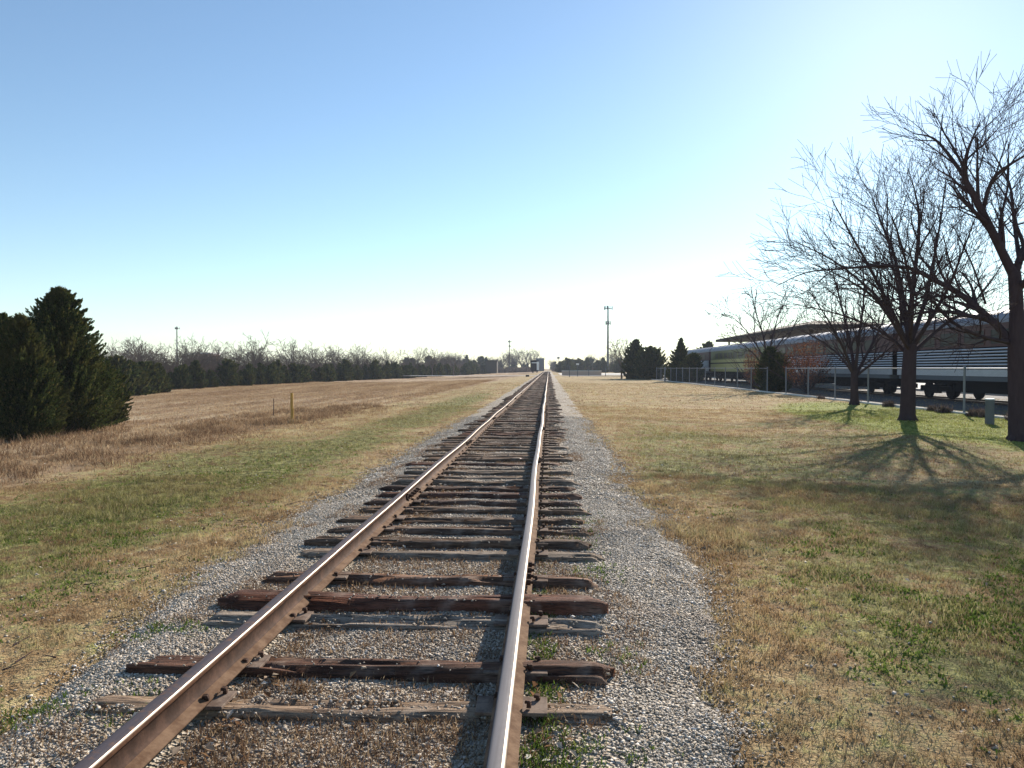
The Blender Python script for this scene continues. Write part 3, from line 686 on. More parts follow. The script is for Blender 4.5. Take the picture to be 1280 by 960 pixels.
limbsC = fan(None, [
 ([(1067, 468, 0), (1050, 445, .5), (1025, 425, 1), (995, 410, 1.6)], .7),
 ([(1067, 468, 0), (1054, 435, -.5), (1035, 400, -1), (1012, 365, -1.6)], .9),
 ([(1068, 465, 0), (1062, 425, .5), (1050, 375, 1), (1040, 335, 1.4)], 1),
 ([(1069, 465, 0), (1074, 420, -.5), (1080, 370, -1), (1078, 320, -1.4)], 1),
 ([(1070, 468, 0), (1085, 440, .4), (1102, 405, .8), (1112, 365, 1.4)], .9),
 ([(1070, 470, 0), (1095, 450, -.4), (1118, 430, -1), (1140, 410, -1.6)], .7)], .10, 0)
bare_from_limbs('bare_tree', TD, limbsC, 'smaller bare tree with a Y shaped fork behind the fence, third from the right', [(1068, 503, 0, .24), (1068, 485, 0, .20), (1068, 462, 0, .18)], dict(PN, rmin=.009, dens=(2.8, 3.0, 3.0), L=(1.9, 1.1, .7), seg=.3), 13)
limbsD = fan(None, [
 ([(958, 455, 0), (945, 430, .3), (930, 410, .6), (915, 396, 1), (905, 392, 1.2)], .8),
 ([(959, 450, 0), (954, 420, -.5), (946, 395, -1), (940, 375, -1.4)], 1),
 ([(960, 450, 0), (966, 420, .5), (974, 392, 1), (984, 372, 1.4)], 1),
 ([(960, 450, 0), (975, 428, .5), (992, 408, 1), (1008, 392, 1.4)], .8),
 ([(957, 460, 0), (940, 440, -.6), (924, 428, -1), (912, 420, -1.4)], .6)], .09, 0)
bare_from_limbs('bare_tree', 61, limbsD, 'thin bare tree rising out of the dark shrub in front of the canopy', [(960, 489, 0, .16), (960, 470, 0, .14), (959, 448, 0, .12)], dict(PN, rmin=.016, dens=(2.2, 2.0, 1.6), seg=.4, lv=3), 14)

# generic bare trees for the far tree lines
def bare_proto(seed, H=7, spread=1.0, rmin=.02):
    r = np.random.default_rng(seed); T = (Tubes(), Tubes())
    P = dict(seg=.55, wig=.14, up=(.04, .03, .02), rmin=rmin, lv=3, dens=(1.6, 1.7, 1.8), L=(H*.36, H*.19, H*.10), ang=(.35, .85), rr=.55, wood=.04)
    p = [np.array([0, 0, -.2])]; d = np.array([0, 0, 1.])
    for i in range(5): d = unit(d+r.normal(0, .06, 3)); p.append(p[-1]+d*H*.07)
    T[0].path(p, np.linspace(.035, .026, 6)*H*.75, 8)
    nl = r.integers(5, 8)
    for k in range(nl):
        a = k*2*math.pi/nl+r.normal(0, .3); s = r.uniform(.35, .9)*spread
        dd = unit(np.array([math.cos(a)*s, math.sin(a)*s, 1])); grow(T, p[-1-(k % 2)], dd, H*r.uniform(.5, .68), H*.015, 0, P, r)
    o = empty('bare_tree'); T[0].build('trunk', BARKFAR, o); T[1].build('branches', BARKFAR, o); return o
# cedars
def cedar_proto(seed, H, R, nb, ns, leaf, prof='cone', squash=1.0):
    r = np.random.default_rng(seed); V = []; 
    o = empty('cedar_tree')
    tk = Tubes(); tk.path([(0, 0, -.2), (0, 0, H*.5), (r.normal(0, .05), 0, H*.93)], [H*.022+.03, H*.014+.02, .012], 7); tk.build('trunk', BARK, o)
    lob = [(r.uniform(0, 6.28), r.uniform(.1, .8), r.uniform(.05, .22)) for _ in range(9)]
    t = r.uniform(0.0, 1, nb)**1.15; az = r.uniform(0, 6.283, nb)
    if prof == 'cone': Rt = R*np.minimum(1, (t+.06)*9)*(1-t)**.72
    elif prof == 'tri': Rt = R*np.minimum(1, (t+.12)*5)*(1-t)**.98
    elif prof == 'oval': Rt = R*np.minimum(1, (t+.10)*6)*np.sqrt(np.maximum(0, 1-t**2.4))
    else: Rt = R*np.minimum(1, (t+.12)*5)*(1-t)**.55
    bulge = np.ones(nb)
    for (a, h, g) in lob: bulge += g*np.exp(-((np.angle(np.exp(1j*(az-a)))/.55)**2+((t-h)/.13)**2))
    Rt = Rt*bulge*r.uniform(.80, 1.04, nb); Rt = Rt*np.where(r.random(nb) < .06, 1.12, 1)
    lift = r.uniform(.2, .95, nb)
    s = r.random((nb, ns))**.75; Rt = Rt*np.where(t > .6, r.uniform(.7, 1.15, nb), 1)
    rr = Rt[:, None]*s
    zz = t[:, None]*H*.93+Rt[:, None]*lift[:, None]*(s**2)*.75-Rt[:, None]*.16
    sc = (.036*R+.13*(1-s)*Rt[:, None])*np.minimum(1, 1.15-s)
    wv = az[:, None]+.10*(r.random(nb)-.5)[:, None]*s*6*.5
    C = np.stack([np.cos(wv)*rr, np.sin(wv)*rr, zz], -1)+r.normal(0, 1, (nb, ns, 3))*sc[..., None]*np.array([1, 1, .9])
    C[..., 2] = np.maximum(C[..., 2], .04+.1*r.random((nb, ns)))
    out = np.stack([np.cos(az), np.sin(az), lift+.7], 1)[:, None]+r.normal(0, .38, (nb, ns, 3)); out /= np.linalg.norm(out, axis=2)[..., None]
    C = C.reshape(-1, 3); D = out.reshape(-1, 3); N = len(C)
    q = r.normal(0, 1, (N, 3)); S = np.cross(D, q); S /= np.linalg.norm(S, axis=1)[:, None]
    l = leaf*r.uniform(.6, 1.5, N)[:, None]; w = l*.26
    V = np.stack([C-D*l*.5, C+S*w, C+D*l*.6, C-S*w], 1).reshape(-1, 3)
    V[:, 2] = np.maximum(V[:, 2], 0.0)
    i = np.arange(N)*4; mesh_np('crown', V, np.stack([i, i+1, i+2, i+3], 1), CEDAR, o)
    return o
def place(o, x, y, s=1.0, rz=0.0, label=None, group=None, sz=None, z=None):
    o.location = (x, y, float(Hg(x, y)) if z is None else z); o.rotation_euler = (0, 0, rz); o.scale = (s, s, sz or s)
    return tag(o, label, 'tree', group)

# four big near cedars on the left
c1 = on_plane(92, 548, -.6); place(cedar_proto(1, 4.95, 1.95, 1050, 150, .07, 'x'), c1.x-.80, c1.y+.6, label='pointed dark cedar with feathery top, foremost at the left edge', group='big cedars on the left')
c2 = on_plane(20, 556, -.6); place(cedar_proto(2, 3.85, 1.4, 760, 130, .075, 'x'), c2.x, c2.y+.2, label='rounder olive dark cedar cut by the left photo edge', group='big cedars on the left')
c3 = on_plane(128, 535, -.6); place(cedar_proto(3, 2.45, 1.0, 380, 150, .08, 'oval'), c3.x-.35, c3.y+.5, label='low bushy cedar at the right foot of the pointed cedar', group='big cedars on the left')
c4 = on_plane(-30, 545, -.6); place(cedar_proto(4, 4.3, 1.6, 420, 90, .14, 'oval'), c4.x, c4.y+1.2, label='dark cedar mostly outside the left edge, behind the round cedar', group='big cedars on the left')
c5 = on_plane(60, 538, -.6); place(cedar_proto(5, 4.35, 1.4, 420, 170, .09, 'x'), c5.x-.35, c5.y+1.5, label='dark cedar filling the gap between the pointed and the round cedar', group='big cedars on the left')
# right hand cedars
def right_cedar(px, py, seed, H, R, kind, lab, y=None, nb=300, ns=70, leaf=.26):
    p = on_plane(px, py, -.24); return place(cedar_proto(seed, H, R, nb, ns, leaf, kind), p.x, p.y, label=lab, group='cedars right of the track')
right_cedar(795, 473.8, 21, 7.0, 2.9, 'x', 'tall cedar with a leader spike, left half of the big right hand clump', leaf=.32)
right_cedar(813, 474.2, 22, 5.6, 2.8, 'oval', 'rounded cedar, right half of the big right hand clump', leaf=.32)
right_cedar(851, 476.8, 23, 6.3, 2.7, 'tri', 'pointed cedar just left of the yellow green railway car')
right_cedar(866, 477.5, 24, 4.0, 1.55, 'oval', 'short rounded cedar against the fence beside the pointed cedar')
right_cedar(963, 489.5, 25, 3.7, 1.25, 'oval', 'dark dense evergreen shrub hiding the fence before the canopy', leaf=.16)
right_cedar(975, 488.5, 26, 3.2, 1.1, 'oval', 'darker lower evergreen shrub right beside the dense one', leaf=.16)
# russet shrub behind the dark one
def shrub(name, x, y, H, R, n, mat, lab, cat='shrub', leaf=.10):
    r = np.random.default_rng(int(x*10)); o = empty(name, (x, y, float(Hg(x, y))), 0, lab, cat)
    T = Tubes()
    for k in range(40):
        a = r.uniform(0, 6.28); s = r.uniform(.1, .8); p = [np.zeros(3)]; d = unit(np.array([math.cos(a)*s, math.sin(a)*s, 1]))
        for i in range(4): d = unit(d+r.normal(0, .15, 3)); p.append(p[-1]+d*H*.27)
        T.path(p, [.03, .022, .016, .012, .009], 4)
    T.build('stems', BARK, o)
    c = r.normal(0, 1, (n, 3)); c /= np.linalg.norm(c, axis=1)[:, None]; c *= (r.random(n)**.4)[:, None]*np.array([R, R, H*.48]); c[:, 2] += H*(.54 if cat == 'shrub' else .30); c[:, 2] = np.maximum(c[:, 2], 0)
    k = vnoise(c[:, 0]*1.6+c[:, 1], c[:, 2]*1.8, 5) > .38; c = c[k]; n = len(c); D = r.normal(0, 1, (n, 3)); D /= np.linalg.norm(D, axis=1)[:, None]; S = np.cross(D, r.normal(0, 1, (n, 3))); S /= np.linalg.norm(S, axis=1)[:, None]
    l = leaf*r.uniform(.6, 1.3, n)[:, None]; V = np.stack([c-D*l*.5, c+S*l*.3, c+D*l*.5, c-S*l*.3], 1).reshape(-1, 3); i = np.arange(n)*4
    mesh_np('foliage', V, np.stack([i, i+1, i+2, i+3], 1), mat, o); return o
shrub('russet_shrub', 18.6, 54.5, 3.9, 1.7, 5200, RED, 'russet leaved shrub right of the dark evergreen behind the fence')
shrub('russet_shrub', 18.2, 67, 3.6, 1.0, 2600, RED, 'thin rust coloured shrub left of the dark evergreen behind the fence')

# tree line across the left and far ends
CP = [cedar_proto(50+k, 4.2, 1.7+.3*(k % 3), 110, 34, .42, ['cone', 'oval', 'x'][k % 3]) for k in range(5)]
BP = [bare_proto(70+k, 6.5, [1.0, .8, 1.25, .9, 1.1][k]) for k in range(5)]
used = {}
def put(protos, k, *a, **kw):
    o = protos[k]
    if id(o) in used: o = copy_tree(o)
    else: used[id(o)] = 1
    return place(o, *a, **kw)
r = random.Random(5)
def line_pt(t):     # front edge of the wood: from (px 208) to (px 640)
    ks = [(0, -41.5, 80), (.3, -39, 112), (.6, -33.5, 170), (.8, -29, 235), (1, -24, 330)]
    for (a, x0, y0), (b, x1, y1) in zip(ks, ks[1:]):
        if t <= b: f = (t-a)/(b-a); return x0+(x1-x0)*f, y0+(y1-y0)*f
    return ks[-1][1:]
LABC = 'dark green cedar in the low row along the far edge of the pasture'
n = 105
for k in range(n):
    t_ = (k/(n-1))**1.0; x, y = line_pt(t_); s = r.uniform(.42, .76)*(1+.35*t_)*(1.25 if r.random() < .15 else 1)
    put(CP, r.randrange(5), x+r.gauss(0, .8)-abs(r.gauss(0, 1.5)), y+r.gauss(0, .6), s, r.uniform(0, 6), LABC, 'cedars along the far pasture edge')
# short row that steps forward at the left, px 150-208
for k in range(9):
    f = k/8; p = on_plane(150+f*54, 496-f*4.5, -.75)
    put(CP, r.randrange(5), p.x-.9+r.gauss(0, .3), p.y+1.0, r.uniform(.62, .85)-.06*f, r.uniform(0, 6), 'dark cedar in the short row right behind the big pointed cedar', 'cedars behind the big left cedars')
LABB = 'bare grey brown tree in the wood beyond the pasture'
for k in range(150):
    t_ = r.random()**1.15*1.02-.02; x, y = line_pt(max(0, t_)); bk = 3+abs(r.gauss(0, 9)); x -= bk; y += bk*.8
    s = r.uniform(.38, .86)*(1+.38*max(t_, 0)) + bk*.008
    put(BP, r.randrange(5), x, y, s, r.uniform(0, 6), LABB, 'bare trees beyond the pasture', sz=s*.85)
for k in range(26):
    x = r.uniform(-95, -44); y = r.uniform(70, 100)+(-44-x)*.1; put(BP, r.randrange(5), x, y, r.uniform(.6, .8), r.uniform(0, 6), LABB, 'bare trees beyond the pasture')
for px, top, d in ((318, 424, 130), (240, 430, 118), (180, 430, 105), (158, 432, 100), (365, 430, 140), (450, 437, 150), (270, 434, 122), (395, 434, 150), (425, 437, 160), (486, 441, 180), (520, 438, 190), (540, 441, 200), (567, 443, 215), (100, 425, 90)):
    p = at_depth(px, top, d); s = (p.z+.9)/6.0
    put(BP, r.randrange(5), p.x, p.y, s, r.uniform(0, 6), 'taller bare tree standing up above the far pasture wood', 'taller bare trees above the wood')
# brush filling the wood
N = 60000; tt = rng.random(N)**1.1; xy = np.array([line_pt(a) for a in tt]); bk = np.abs(rng.normal(0, 9, N))+2.6
x = xy[:, 0]-bk; y = xy[:, 1]+bk*.8; hh = rng.uniform(1.6, 3.5, N)*(1+.55*tt)
blades('brush_thicket', np.stack([x, y, Hg(x, y)], 1), hh, .06, .28, BRUSH, 'grey brown leafless brush massed between the trees of the far wood', 'brush', per=5, spread=.6)
N = 5000; x = rng.uniform(-100, -42, N); y = 78+rng.random(N)*20+(-42-x)*.15
blades('brush_thicket', np.stack([x, y, Hg(x, y)], 1), rng.uniform(1.4, 3.2, N), .06, .28, BRUSH, 'grey brown leafless brush behind the big left cedars', 'brush', per=5, spread=.6)
# trees at the far end of the line, both sides
FARL = 'distant hazy tree at the far end of the railway line'
for k in range(150):
    x = r.uniform(-70, -8) if k < 65 else r.uniform(2, 120); y = r.uniform(330, 520)
    P_, sc = (BP, r.uniform(1.0, 1.5)) if r.random() < .55 else (CP, r.uniform(1.3, 2.1))
    if abs(x) < 12: y = r.uniform(480, 700)
    put(P_, r.randrange(5), x, y, sc, r.uniform(0, 6), FARL, 'distant trees at the end of the line')
for k in range(48):
    x = 5+k*2.3+r.gauss(0, 1.5); y = 300+r.uniform(-10, 60); put(CP, r.randrange(5), x, y, r.uniform(1.0, 1.75), r.uniform(0, 6), 'dark distant cedar beyond the road, between the track and the right hand clump', 'distant cedars beyond the road')
for px, top, d in ((645, 438, 420), (652, 441, 400), (660, 438, 430), (667, 440, 440), (633, 444, 380)):
    p = at_depth(px, top, d); put(BP, r.randrange(5), p.x, p.y, (p.z+.4)/6.0, r.uniform(0, 6), 'tall pale distant tree left of the rails near the horizon', 'tall pale distant trees')
p = at_depth(786, 424, 128); put(BP, 1, p.x-1.2, p.y, (p.z+.2)/6.4, .3, 'bare tree behind the left side of the big right hand cedar clump')
p = at_depth(885, 424, 150); put(CP, 2, p.x, p.y, (p.z+.2)/4.4, .3, 'small round topped tree showing above the railway cars')
N = 26000; x = np.concatenate([rng.uniform(-80, -9, N//2), rng.uniform(4, 140, N//2)]); y = rng.uniform(345, 430, N)
blades('brush_thicket', np.stack([x, y, Hg(x, y)], 1), rng.uniform(1.5, 3.6, N), .16, .3, BRUSH, 'hazy distant brush along the horizon', 'brush', per=5, spread=1.2)
# bare trees behind the train
for k in range(10):
    put(BP, r.randrange(5), r.uniform(46, 60), 40+k*9, r.uniform(.7, .95), r.uniform(0, 6), 'bare tree partly hidden behind the silver railway cars', 'bare trees behind the railway cars')

# ------------------------------------------------------------------ fence
def fence(y0, n, step, label, first=0):
    root = empty('chain_link_fence', (FX, y0, -.24), 0, label, 'fence', 'chain link fence along the yard')
    pb = MB(); pb.tube((0, 0, -.2), (0, 0, 1.9), .045, .045, 10); pb.tube((0, 0, 1.9), (0, 0, 1.95), .055, .03, 10); proto = pb.build('post', GALV, root)
    for k in range(1, n):
        q = proto.copy(); COL.objects.link(q); q.parent = root; q.location = (0, k*step, 0)
    L = (n-1)*step
    m = MB(); m.tube((0, 0, 1.84), (0, L, 1.84), .026, .026, 8); m.build('top_rail', GALV, root)
    # woven wire
    T = Tubes(); p = .10; hgt = 1.78
    V = []; Fs = []; i0 = 0; w = .0016
    for sgn in (1, -1):
        a = np.arange(-hgt, L, p); y1 = a; y2 = a+hgt
        ya = np.clip(y1, 0, L); yb_ = np.clip(y2, 0, L); za = .03+(ya-y1); zb = .03+(yb_-y1)
        if sgn < 0: za, zb = .03+hgt-(za-.03), .03+hgt-(zb-.03)
        for (u, v_, s, t2) in zip(ya, yb_, za, zb):
            if v_-u < .02: continue
            b = len(V); V += [(0, u, s-w), (0, u, s+w), (0, v_, t2+w), (0, v_, t2-w), (w, u, s), (w, v_, t2)]
            Fs += [(b, b+1, b+2, b+3), (b, b+4, b+5, b+3), (b+1, b+4, b+5, b+2)]
    mesh_np('wire_mesh', V, Fs, GREYM, root)
    return root
STP = 4.48; Y0 = 30.6
fence(Y0-3*STP, 9, STP, 'chain link fence with pale posts behind the bare trees, nearer run')
fence(Y0+6*STP, 14, STP, 'chain link fence with pale posts from the dark shrub to the far cedars')
m = MB()
for k in range(24):
    y = 12+k*5; m.box(FX-.10, FX+.06, y, y+4.985, -.4, -.15+.01*math.sin(k*2.1), 0, .012)
tag(m.build('concrete_kerb', CONC), kind='structure')
# short bollard before the fence
p = on_plane(1237, 531, -.24)
m = MB(); m.tube((0, 0, -.1), (0, 0, .82), .135, .13, 16); q = empty('bollard', (p.x, p.y, -.24), 0, 'stubby grey pipe bollard with a pale cap on the bright grass', 'bollard'); m.build('pipe', GREYM, q)
m = MB(); m.tube((0, 0, .82), (0, 0, .86), .15, .14, 16); m.build('cap', WHITE, q)
# dark low stumps and weeds at the kerb
pts = []
for px, q_, sp_ in ((1102, 40, .12), (1168, 34, .10), (1208, 90, .22), (1150, 16, .1), (1060, 20, .15), (1020, 16, .15), (1245, 14, .1)):
    y_ = 16.35/((px-686)/F); pts.append(np.stack([16.35+rng.normal(0, .1, q_), y_+rng.normal(0, sp_, q_)], 1))
P_ = np.concatenate(pts); blades('kerb_weeds', np.stack([P_[:, 0], P_[:, 1], Hg(P_[:, 0], P_[:, 1])], 1), rng.uniform(.15, .5, len(P_)), .02, .4, BRUSH, 'dark dead weeds standing in clumps against the kerb of the fence', 'weeds', per=14, spread=.05)

# ------------------------------------------------------------------ passenger cars
CX = 23.0; CW = 1.5
def car(kind):
    root = empty('passenger_car')
    prof_side = []
    zlo, zhi = 1.38, 2.76     # above rail level (root z)
    L = 25.6
    def sym(prof): return prof+[(-x, z) for x, z in prof[::-1]]
    # lower body
    nfl = 7; pr = []
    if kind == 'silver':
        m = MB(); m.prism(sym([(CW-.05, zlo-.1), (CW-.05, zhi)]), 0, L); m.build('lower_body', UNDER, root)  # shade in the slots between the steel ribs is painted by this black core
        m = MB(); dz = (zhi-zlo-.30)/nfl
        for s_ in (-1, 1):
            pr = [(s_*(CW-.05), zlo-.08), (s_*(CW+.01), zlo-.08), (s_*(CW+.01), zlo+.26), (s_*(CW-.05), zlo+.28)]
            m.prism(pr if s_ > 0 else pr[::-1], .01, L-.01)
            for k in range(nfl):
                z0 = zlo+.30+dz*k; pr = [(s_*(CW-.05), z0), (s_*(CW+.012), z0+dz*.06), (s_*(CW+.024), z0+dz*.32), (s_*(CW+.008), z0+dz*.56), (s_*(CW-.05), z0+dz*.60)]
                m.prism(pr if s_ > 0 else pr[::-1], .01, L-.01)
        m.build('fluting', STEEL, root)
        m = MB(); m.box(-CW-.012, CW+.012, .3, L-.3, zlo-.32, zlo-.102); m.build('side_skirt', GREYM, root)
    else:
        m = MB(); m.prism(sym([(CW-.02, zlo-.1), (CW, zlo), (CW, 2.25)]), 0, L); m.build('lower_body', YELL, root)
        m = MB(); m.prism(sym([(CW-.002, 2.25), (CW+.006, 2.28), (CW+.006, 2.37), (CW-.002, zhi-.35)]), .003, L-.003); m.build('belt_stripe', CANOPY, root)
        m = MB(); m.prism(sym([(CW-.001, zhi-.349), (CW-.001, zhi)]), .001, L-.001); m.build('upper_stripe', YELL, root)
    # window band
    bandmat = LETTER if kind == 'silver' else GREEN
    m = MB(); m.prism(sym([(CW-.03, zhi+.001), (CW-.03, zhi+1.12)]), 0.002, L-.002); m.build('window_band', bandmat, root)
    for side in (-1, 1):
        for k in range(9):
            y = 2.4+k*2.35
            w = MB(); x0, x1 = sorted((side*(CW-.028), side*(CW-.018))); w.box(x0, x1, 0, 1.75, zhi+.14, zhi+.82); o = w.build('window', DARKWIN, root); o.location = (0, y, 0)
            fr = MB()
            for (a, b, c, d) in ((-.05, 1.80, zhi+.08, zhi+.138), (-.05, 1.80, zhi+.822, zhi+.88)):
                x0, x1 = sorted((side*(CW-.028), side*(CW-.004))); fr.box(x0, x1, a, b, c, d)
            for (a, b) in ((-.05, -.002), (1.752, 1.80)):
                fr.box(x0, x1, a, b, zhi+.14, zhi+.82)
            fr.build('frame', LETTER if kind == 'silver' else GREEN, o)
    # roof
    pr = []
    for k in range(9):
        a = math.pi/2*k/8; pr.append(((CW-.01)*math.cos(a)**.75 if k < 8 else 0, zhi+1.14+.72*math.sin(a)**.9))
    pr = [(CW-.01, zhi+1.125)]+pr
    full = pr[:-1]+[(0, pr[-1][1])]+[(-x, z) for x, z in pr[:-1][::-1]]
    m = MB(); m.prism(full, 0, L); m.build('roof', ROOF, root)
    for k in range(12):
        m = MB(); y = 1.2+k*2.05; pr2 = [(x*1.012, z+.035) for x, z in full]; m.prism(pr2, y, y+.09); m.build('roof_rib', ROOF, root)
    # ends / vestibule
    m = MB(); m.box(-.75, .75, -.28, -.002, zlo, zhi+1.1, 0, .03); m.box(-.75, .75, L+.002, L+.28, zlo, zhi+1.1, 0, .03); m.build('vestibule', UNDER, root)
    m = MB(); m.box(-1.25, 1.25, 6.2, 9.9, .38, 1.27, 0, .05); m.box(-1.25, 1.25, 10.3, 12.5, .55, 1.27, 0, .05); m.box(-1.2, 1.2, 14, 19.6, .45, 1.27, 0, .05); m.box(-1.3, 1.3, .4, L-.4, .85, 1.27); m.box(-.2, .2, .6, L-.6, .95, 1.27); m.build('underframe', UNDER, root)
    for yb_ in (3.6, L-3.6):
        m = MB()
        for s in (-1, 1):
            m.box(s*1.0-.08, s*1.0+.08, -1.6, 1.6, .42, .72, 0, .04); m.box(s*1.0-.12, s*1.0+.12, -.5, .5, .3, .8, 0, .04)
        m.box(-.95, .95, -.25, .25, .55, .95); b = m.build('bogie', UNDER, root); b.location = (0, yb_, 0)
        for wy in (-1.22, 1.22):
            for s in (-1, 1):
                w = MB(); w.tube((s*.68, 0, .455), (s*.82, 0, .455), .455, .455, 20); w.tube((s*.66, 0, .455), (s*.68, 0, .455), .48, .48, 20); w.tube((s*.82, 0, .455), (s*.98, 0, .455), .12, .10, 12); o = w.build('wheel', UNDER, b); o.location = (0, wy, 0)
    return root
cz = -.10
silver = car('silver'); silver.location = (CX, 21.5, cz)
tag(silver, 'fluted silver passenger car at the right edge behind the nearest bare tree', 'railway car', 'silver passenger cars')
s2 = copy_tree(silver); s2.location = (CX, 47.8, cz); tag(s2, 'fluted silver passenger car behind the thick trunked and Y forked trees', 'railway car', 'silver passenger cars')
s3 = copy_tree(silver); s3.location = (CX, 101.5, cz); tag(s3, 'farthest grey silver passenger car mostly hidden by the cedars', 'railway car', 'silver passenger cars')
gcar = car('green'); gcar.location = (CX, 74.6, cz); tag(gcar, 'yellow and olive green passenger car with silver roof under the canopy', 'railway car')
m = MB()
for s in (-.75, .75): m.box(CX+s-.035, CX+s+.035, 8, 140, -.2, -.10)
tag(m.build('yard_rails', RUSTD), kind='structure')

# ------------------------------------------------------------------ canopy beyond the cars
def canopy():
    root = empty('platform_canopy', (31, 84, -.02), 0, 'wide brown platform canopy roof on posts beyond the passenger cars', 'canopy')
    xa, xb_, ya, yb_ = -4.5, 4.5, -6, 36; z = 5.75
    m = MB(); e = [(xa, ya, z), (xb_, ya, z), (xb_, yb_, z), (xa, yb_, z)]; top = [(xa, ya, z+.40), (xb_, ya, z+.40), (xb_, yb_, z+.40), (xa, yb_, z+.40)]
    rdg = [(-1.5, ya+6, z+1.15), (-1.5, yb_-20, z+1.15)]
    m.add(e+top+rdg, [(3, 2, 1, 0), (0, 1, 5, 4), (1, 2, 6, 5), (2, 3, 7, 6), (3, 0, 4, 7), (4, 5, 8), (5, 6, 9, 8), (6, 7, 9), (7, 4, 8, 9)])
    m.build('roof', CANOPY, root)
    for k in range(6):
        for x in (-3.2, 3.2):
            q = MB(); q.box(x-.12, x+.12, -.12, .12, 0, z+.01); q.box(x-.22, x+.22, -.22, .22, 0, .5, 0, .02); o = q.build('post', CANOPY, root); o.location = (0, ya+2.5+k*7.2, 0)
    return root
canopy()

# ------------------------------------------------------------------ marker post and stake, left
p = on_plane(365, 533, -.38); zz = float(Hg(p.x, p.y))
q = empty('marker_post', (p.x, p.y, zz), 0, 'faded yellow brown marker post with weeds at its foot in the left field', 'post')
m = MB(); m.tube((0, 0, -.1), (.02, 0, .52), .06, .055, 10); m.build('post_base', YPOST, q); m = MB(); m.box(-.045, .045, -.03, .03, .5, 1.05, 0, .01); m.build('post_top', YPOST, q)
N = 34; x = p.x+.12+rng.normal(0, .22, N); y = p.y+rng.normal(0, .15, N)
blades('post_weeds', np.stack([x, y, Hg(x, y)], 1), rng.uniform(.15, .45, N), .012, .35, BLADES, 'yellowish tall weeds around the marker post', per=8, spread=.05)
p = on_plane(342, 524, -.45); m = MB(); m.tube((0, 0, -.1), (.01, .01, .72), .018, .014, 6)
q = m.build('thin_stake', BARK); q.location = (p.x, p.y, float(Hg(p.x, p.y))); tag(q, 'thin dark stake standing just left of the marker post', 'stake')

# ------------------------------------------------------------------ far things: towers, buildings, crossing, locomotive
def tower(px, top, d, r0, label, second=None, n_ant=9, w=2.4):
    p = at_depth(px, top, d); H = p.z+.24; root = empty('cell_tower', (p.x, p.y, -.24), 0, label, 'cell tower')
    m = MB(); m.tube((0, 0, 0), (0, 0, H), r0, r0*.55, 12); m.build('mast', GREYM, root)
    for zc in [H-.9]+([second*H] if second else []):
        ww = w if zc > H*.9 else w*.6
        pts = [(ww*math.cos(a), ww*math.sin(a)) for a in (.3, 2.4, 4.5)]
        m = MB()
        for k in range(3):
            (x0, y0), (x1, y1) = pts[k], pts[(k+1) % 3]; m.tube((x0, y0, zc), (x1, y1, zc), .09, .09, 6); m.tube((0, 0, zc), (x0, y0, zc), .09, .09, 6)
        pf = m.build('antenna_platform', GREYM, root)
        for k in range(3):
            (x0, y0), (x1, y1) = pts[k], pts[(k+1) % 3]
            for f in (.08, .5, .92):
                a = MB(); x = x0+(x1-x0)*f; y = y0+(y1-y0)*f; a.box(x-.12*w/2, x+.12*w/2, y-.08, y+.08, zc-.5*w/2, zc+1.0*w/2, 0, .02); a.build('antenna', GREYM, pf)
tower(760, 383, 330, .55, 'tall cell tower with two antenna platforms rising right of the track', .74, w=2.2)
tower(221, 408, 300, .35, 'slender cell tower above the left pasture wood', None, w=1.1)
tower(637, 425, 360, .28, 'short dark mast with a square head left of the rails', .80, w=1.1)
# left building
p = at_depth(253, 460, 260); q = empty('flat_roofed_building', (p.x, p.y, -.6), 0, 'tan building with a white flat roof edge showing above the left wood', 'building')
m = MB(); m.box(-2.9, 2.9, 0, 8, 0, 7.2); m.build('wall', TAN, q); m = MB(); m.box(-3.3, 3.3, -.4, 8.4, 7.2, 7.75); m.build('roof', WHITE, q)
p = at_depth(614, 460, 300); q = empty('small_building', (p.x, p.y, -.4), 0, 'small dark flat building at the left end of the far wood', 'building')
m = MB(); m.box(-2.3, 2.3, 0, 6, 0, 4.8); m.build('wall', CANOPY, q); m = MB(); m.box(-2.5, 2.5, -.2, 6.2, 4.8, 5.15); m.build('roof', UNDER, q)
p = at_depth(676, 460, 420); q = empty('grey_building', (p.x-.4, p.y, -.3), 0, 'grey block of a building just above the distant locomotive', 'building')
m = MB(); m.box(-2.3, 2.3, 0, 8, 0, 7.2); m.build('wall', GREYM, q); m = MB(); m.box(-2.4, 2.4, -.1, 8.1, 7.2, 7.5); m.build('roof', CONCG, q)
# water tower
p = at_depth(698, 447, 700); q = empty('water_tower', (p.x, p.y, -.3), 0, 'tiny distant water tower with a dark ball tank over the track end', 'water tower')
m = MB(); m.tube((0, 0, 0), (0, 0, p.z), .22, .18, 8); m.build('column', GREYM, q)
V = []; Fs = []
for i in range(9):
    for j in range(12):
        a = math.pi*i/8; b = 2*math.pi*j/12; V.append((1.45*math.sin(a)*math.cos(b), 1.45*math.sin(a)*math.sin(b), p.z+1.1*math.cos(a)))
for i in range(8):
    for j in range(12): Fs.append((i*12+j, i*12+(j+1) % 12, (i+1)*12+(j+1) % 12, (i+1)*12+j))
mesh_np('tank', V, Fs, GREYM, q, smooth=True)
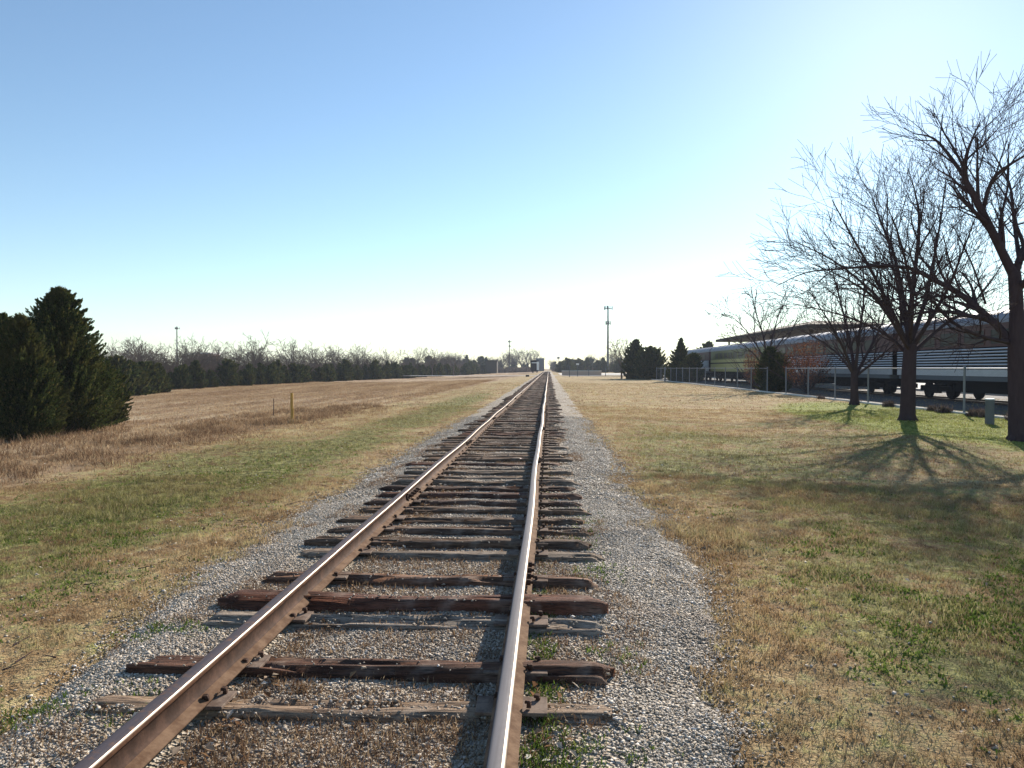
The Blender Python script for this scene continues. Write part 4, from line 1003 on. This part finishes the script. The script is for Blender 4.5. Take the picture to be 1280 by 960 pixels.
# locomotive standing on the line in the distance
q = empty('locomotive', (-5.0, 262, -.15), 0, 'dark locomotive with a white stripe standing in the distance beside the line', 'locomotive')
m = MB(); m.box(-1.5, 1.5, 0, 16, 1.2, 3.5, 0, .1); m.box(-1.55, 1.55, 2.5, 5.5, 1.2, 4.5, 0, .12); m.build('body', UNDER, q)
m = MB(); m.box(.75, 1.52, -.03, -.002, 1.0, 4.0); m.box(-1.0, 1.52, -.035, -.004, 3.45, 3.75); m.build('stripe', WHITE, q)
m = MB(); m.box(-1.2, 1.2, 1, 15, .5, 1.19); m.build('underframe', UNDER, q)
for wy in (2, 4, 12, 14):
    for s in (-1, 1):
        w = MB(); w.tube((s*.68, 0, .5), (s*.82, 0, .5), .5, .5, 16); o = w.build('wheel', UNDER, q); o.location = (0, wy, 0)
# grade crossing road, low brick wall, posts
tag(sheet('road', axis([(-60, 90, 60)]), axis([(166, 174, 4)]), lambda x, y: np.maximum(-.16, -.16)+0*x+.12*np.exp(-((x-TC)/3)**4), CONCG), kind='structure')
tag(sheet('road_verge', axis([(3, 40, 20)]), axis([(195, 245, 6)]), lambda x, y: -.13+0*x, CONC), kind='structure')
q = empty('low_brick_wall', (3.2, 182, -.3), 0, 'low pale pink brick wall right of the far track crossing', 'wall')
m = MB(); m.box(0, 9.6, 0, .4, 0, 1.15); m.build('brickwork', BRICK, q); m = MB(); m.box(-.05, 9.65, -.05, .45, 1.15, 1.3); m.build('coping', CONC, q)
for (px, d, h, lab) in ((712, 150, 2.3, 'thin dark post before the low brick wall'), (722, 160, 2.6, 'slim post with a white head right of the low brick wall'), (757, 165, 2.0, 'short far post at the right end of the crossing'), (736, 170, 1.6, 'small grey post at the end of the brick wall')):
    p = at_depth(px, 465, d); q = empty('sign_post', (p.x, p.y, -.24), 0, lab, 'post'); m = MB(); m.tube((0, 0, 0), (0, 0, h), .07, .07, 8); m.build('pole', GREYM, q)
    if 'white' in lab: m = MB(); m.box(-.3, .3, -.05, .05, h-.1, h+.25, 0, .01); m.build('sign_head', WHITE, q)
q = empty('utility_box', (-4.3, 150, -.24), 0, 'small dark utility box left of the far rails', 'utility box'); m = MB(); m.box(-.35, .35, -.2, .2, 0, .42, 0, .03); m.build('cabinet', UNDER, q); m = MB(); m.box(-.4, .4, -.25, .25, .42, .48, 0, .02); m.build('lid', GREYM, q)
p = on_plane(831, 477, -.24); q = empty('gate_post', (p.x, p.y, -.24), 0, 'pale gate post between the two right hand cedar clumps', 'post'); m = MB(); m.tube((0, 0, 0), (0, 0, 1.9), .09, .09, 10); m.build('pole', GALV, q); m = MB(); m.tube((0, 0, 1.9), (0, 0, 1.98), .11, .05, 10); m.build('cap', GALV, q)

# ------------------------------------------------------------------ haze
t = NT('haze'); v = t.n('ShaderNodeVolumePrincipled'); v.inputs['Color'].default_value = (.82, .88, 1, 1); v.inputs['Density'].default_value = .00035; v.inputs['Anisotropy'].default_value = 0.0
t.t.links.new(v.outputs[0], t.out.inputs['Volume'])
m = MB(); m.box(-1350, 1350, -100, 1560, -2.5, 34); o = m.build('haze', t.mat); tag(o, 'thin pale haze in the distance', 'haze', kind='stuff')
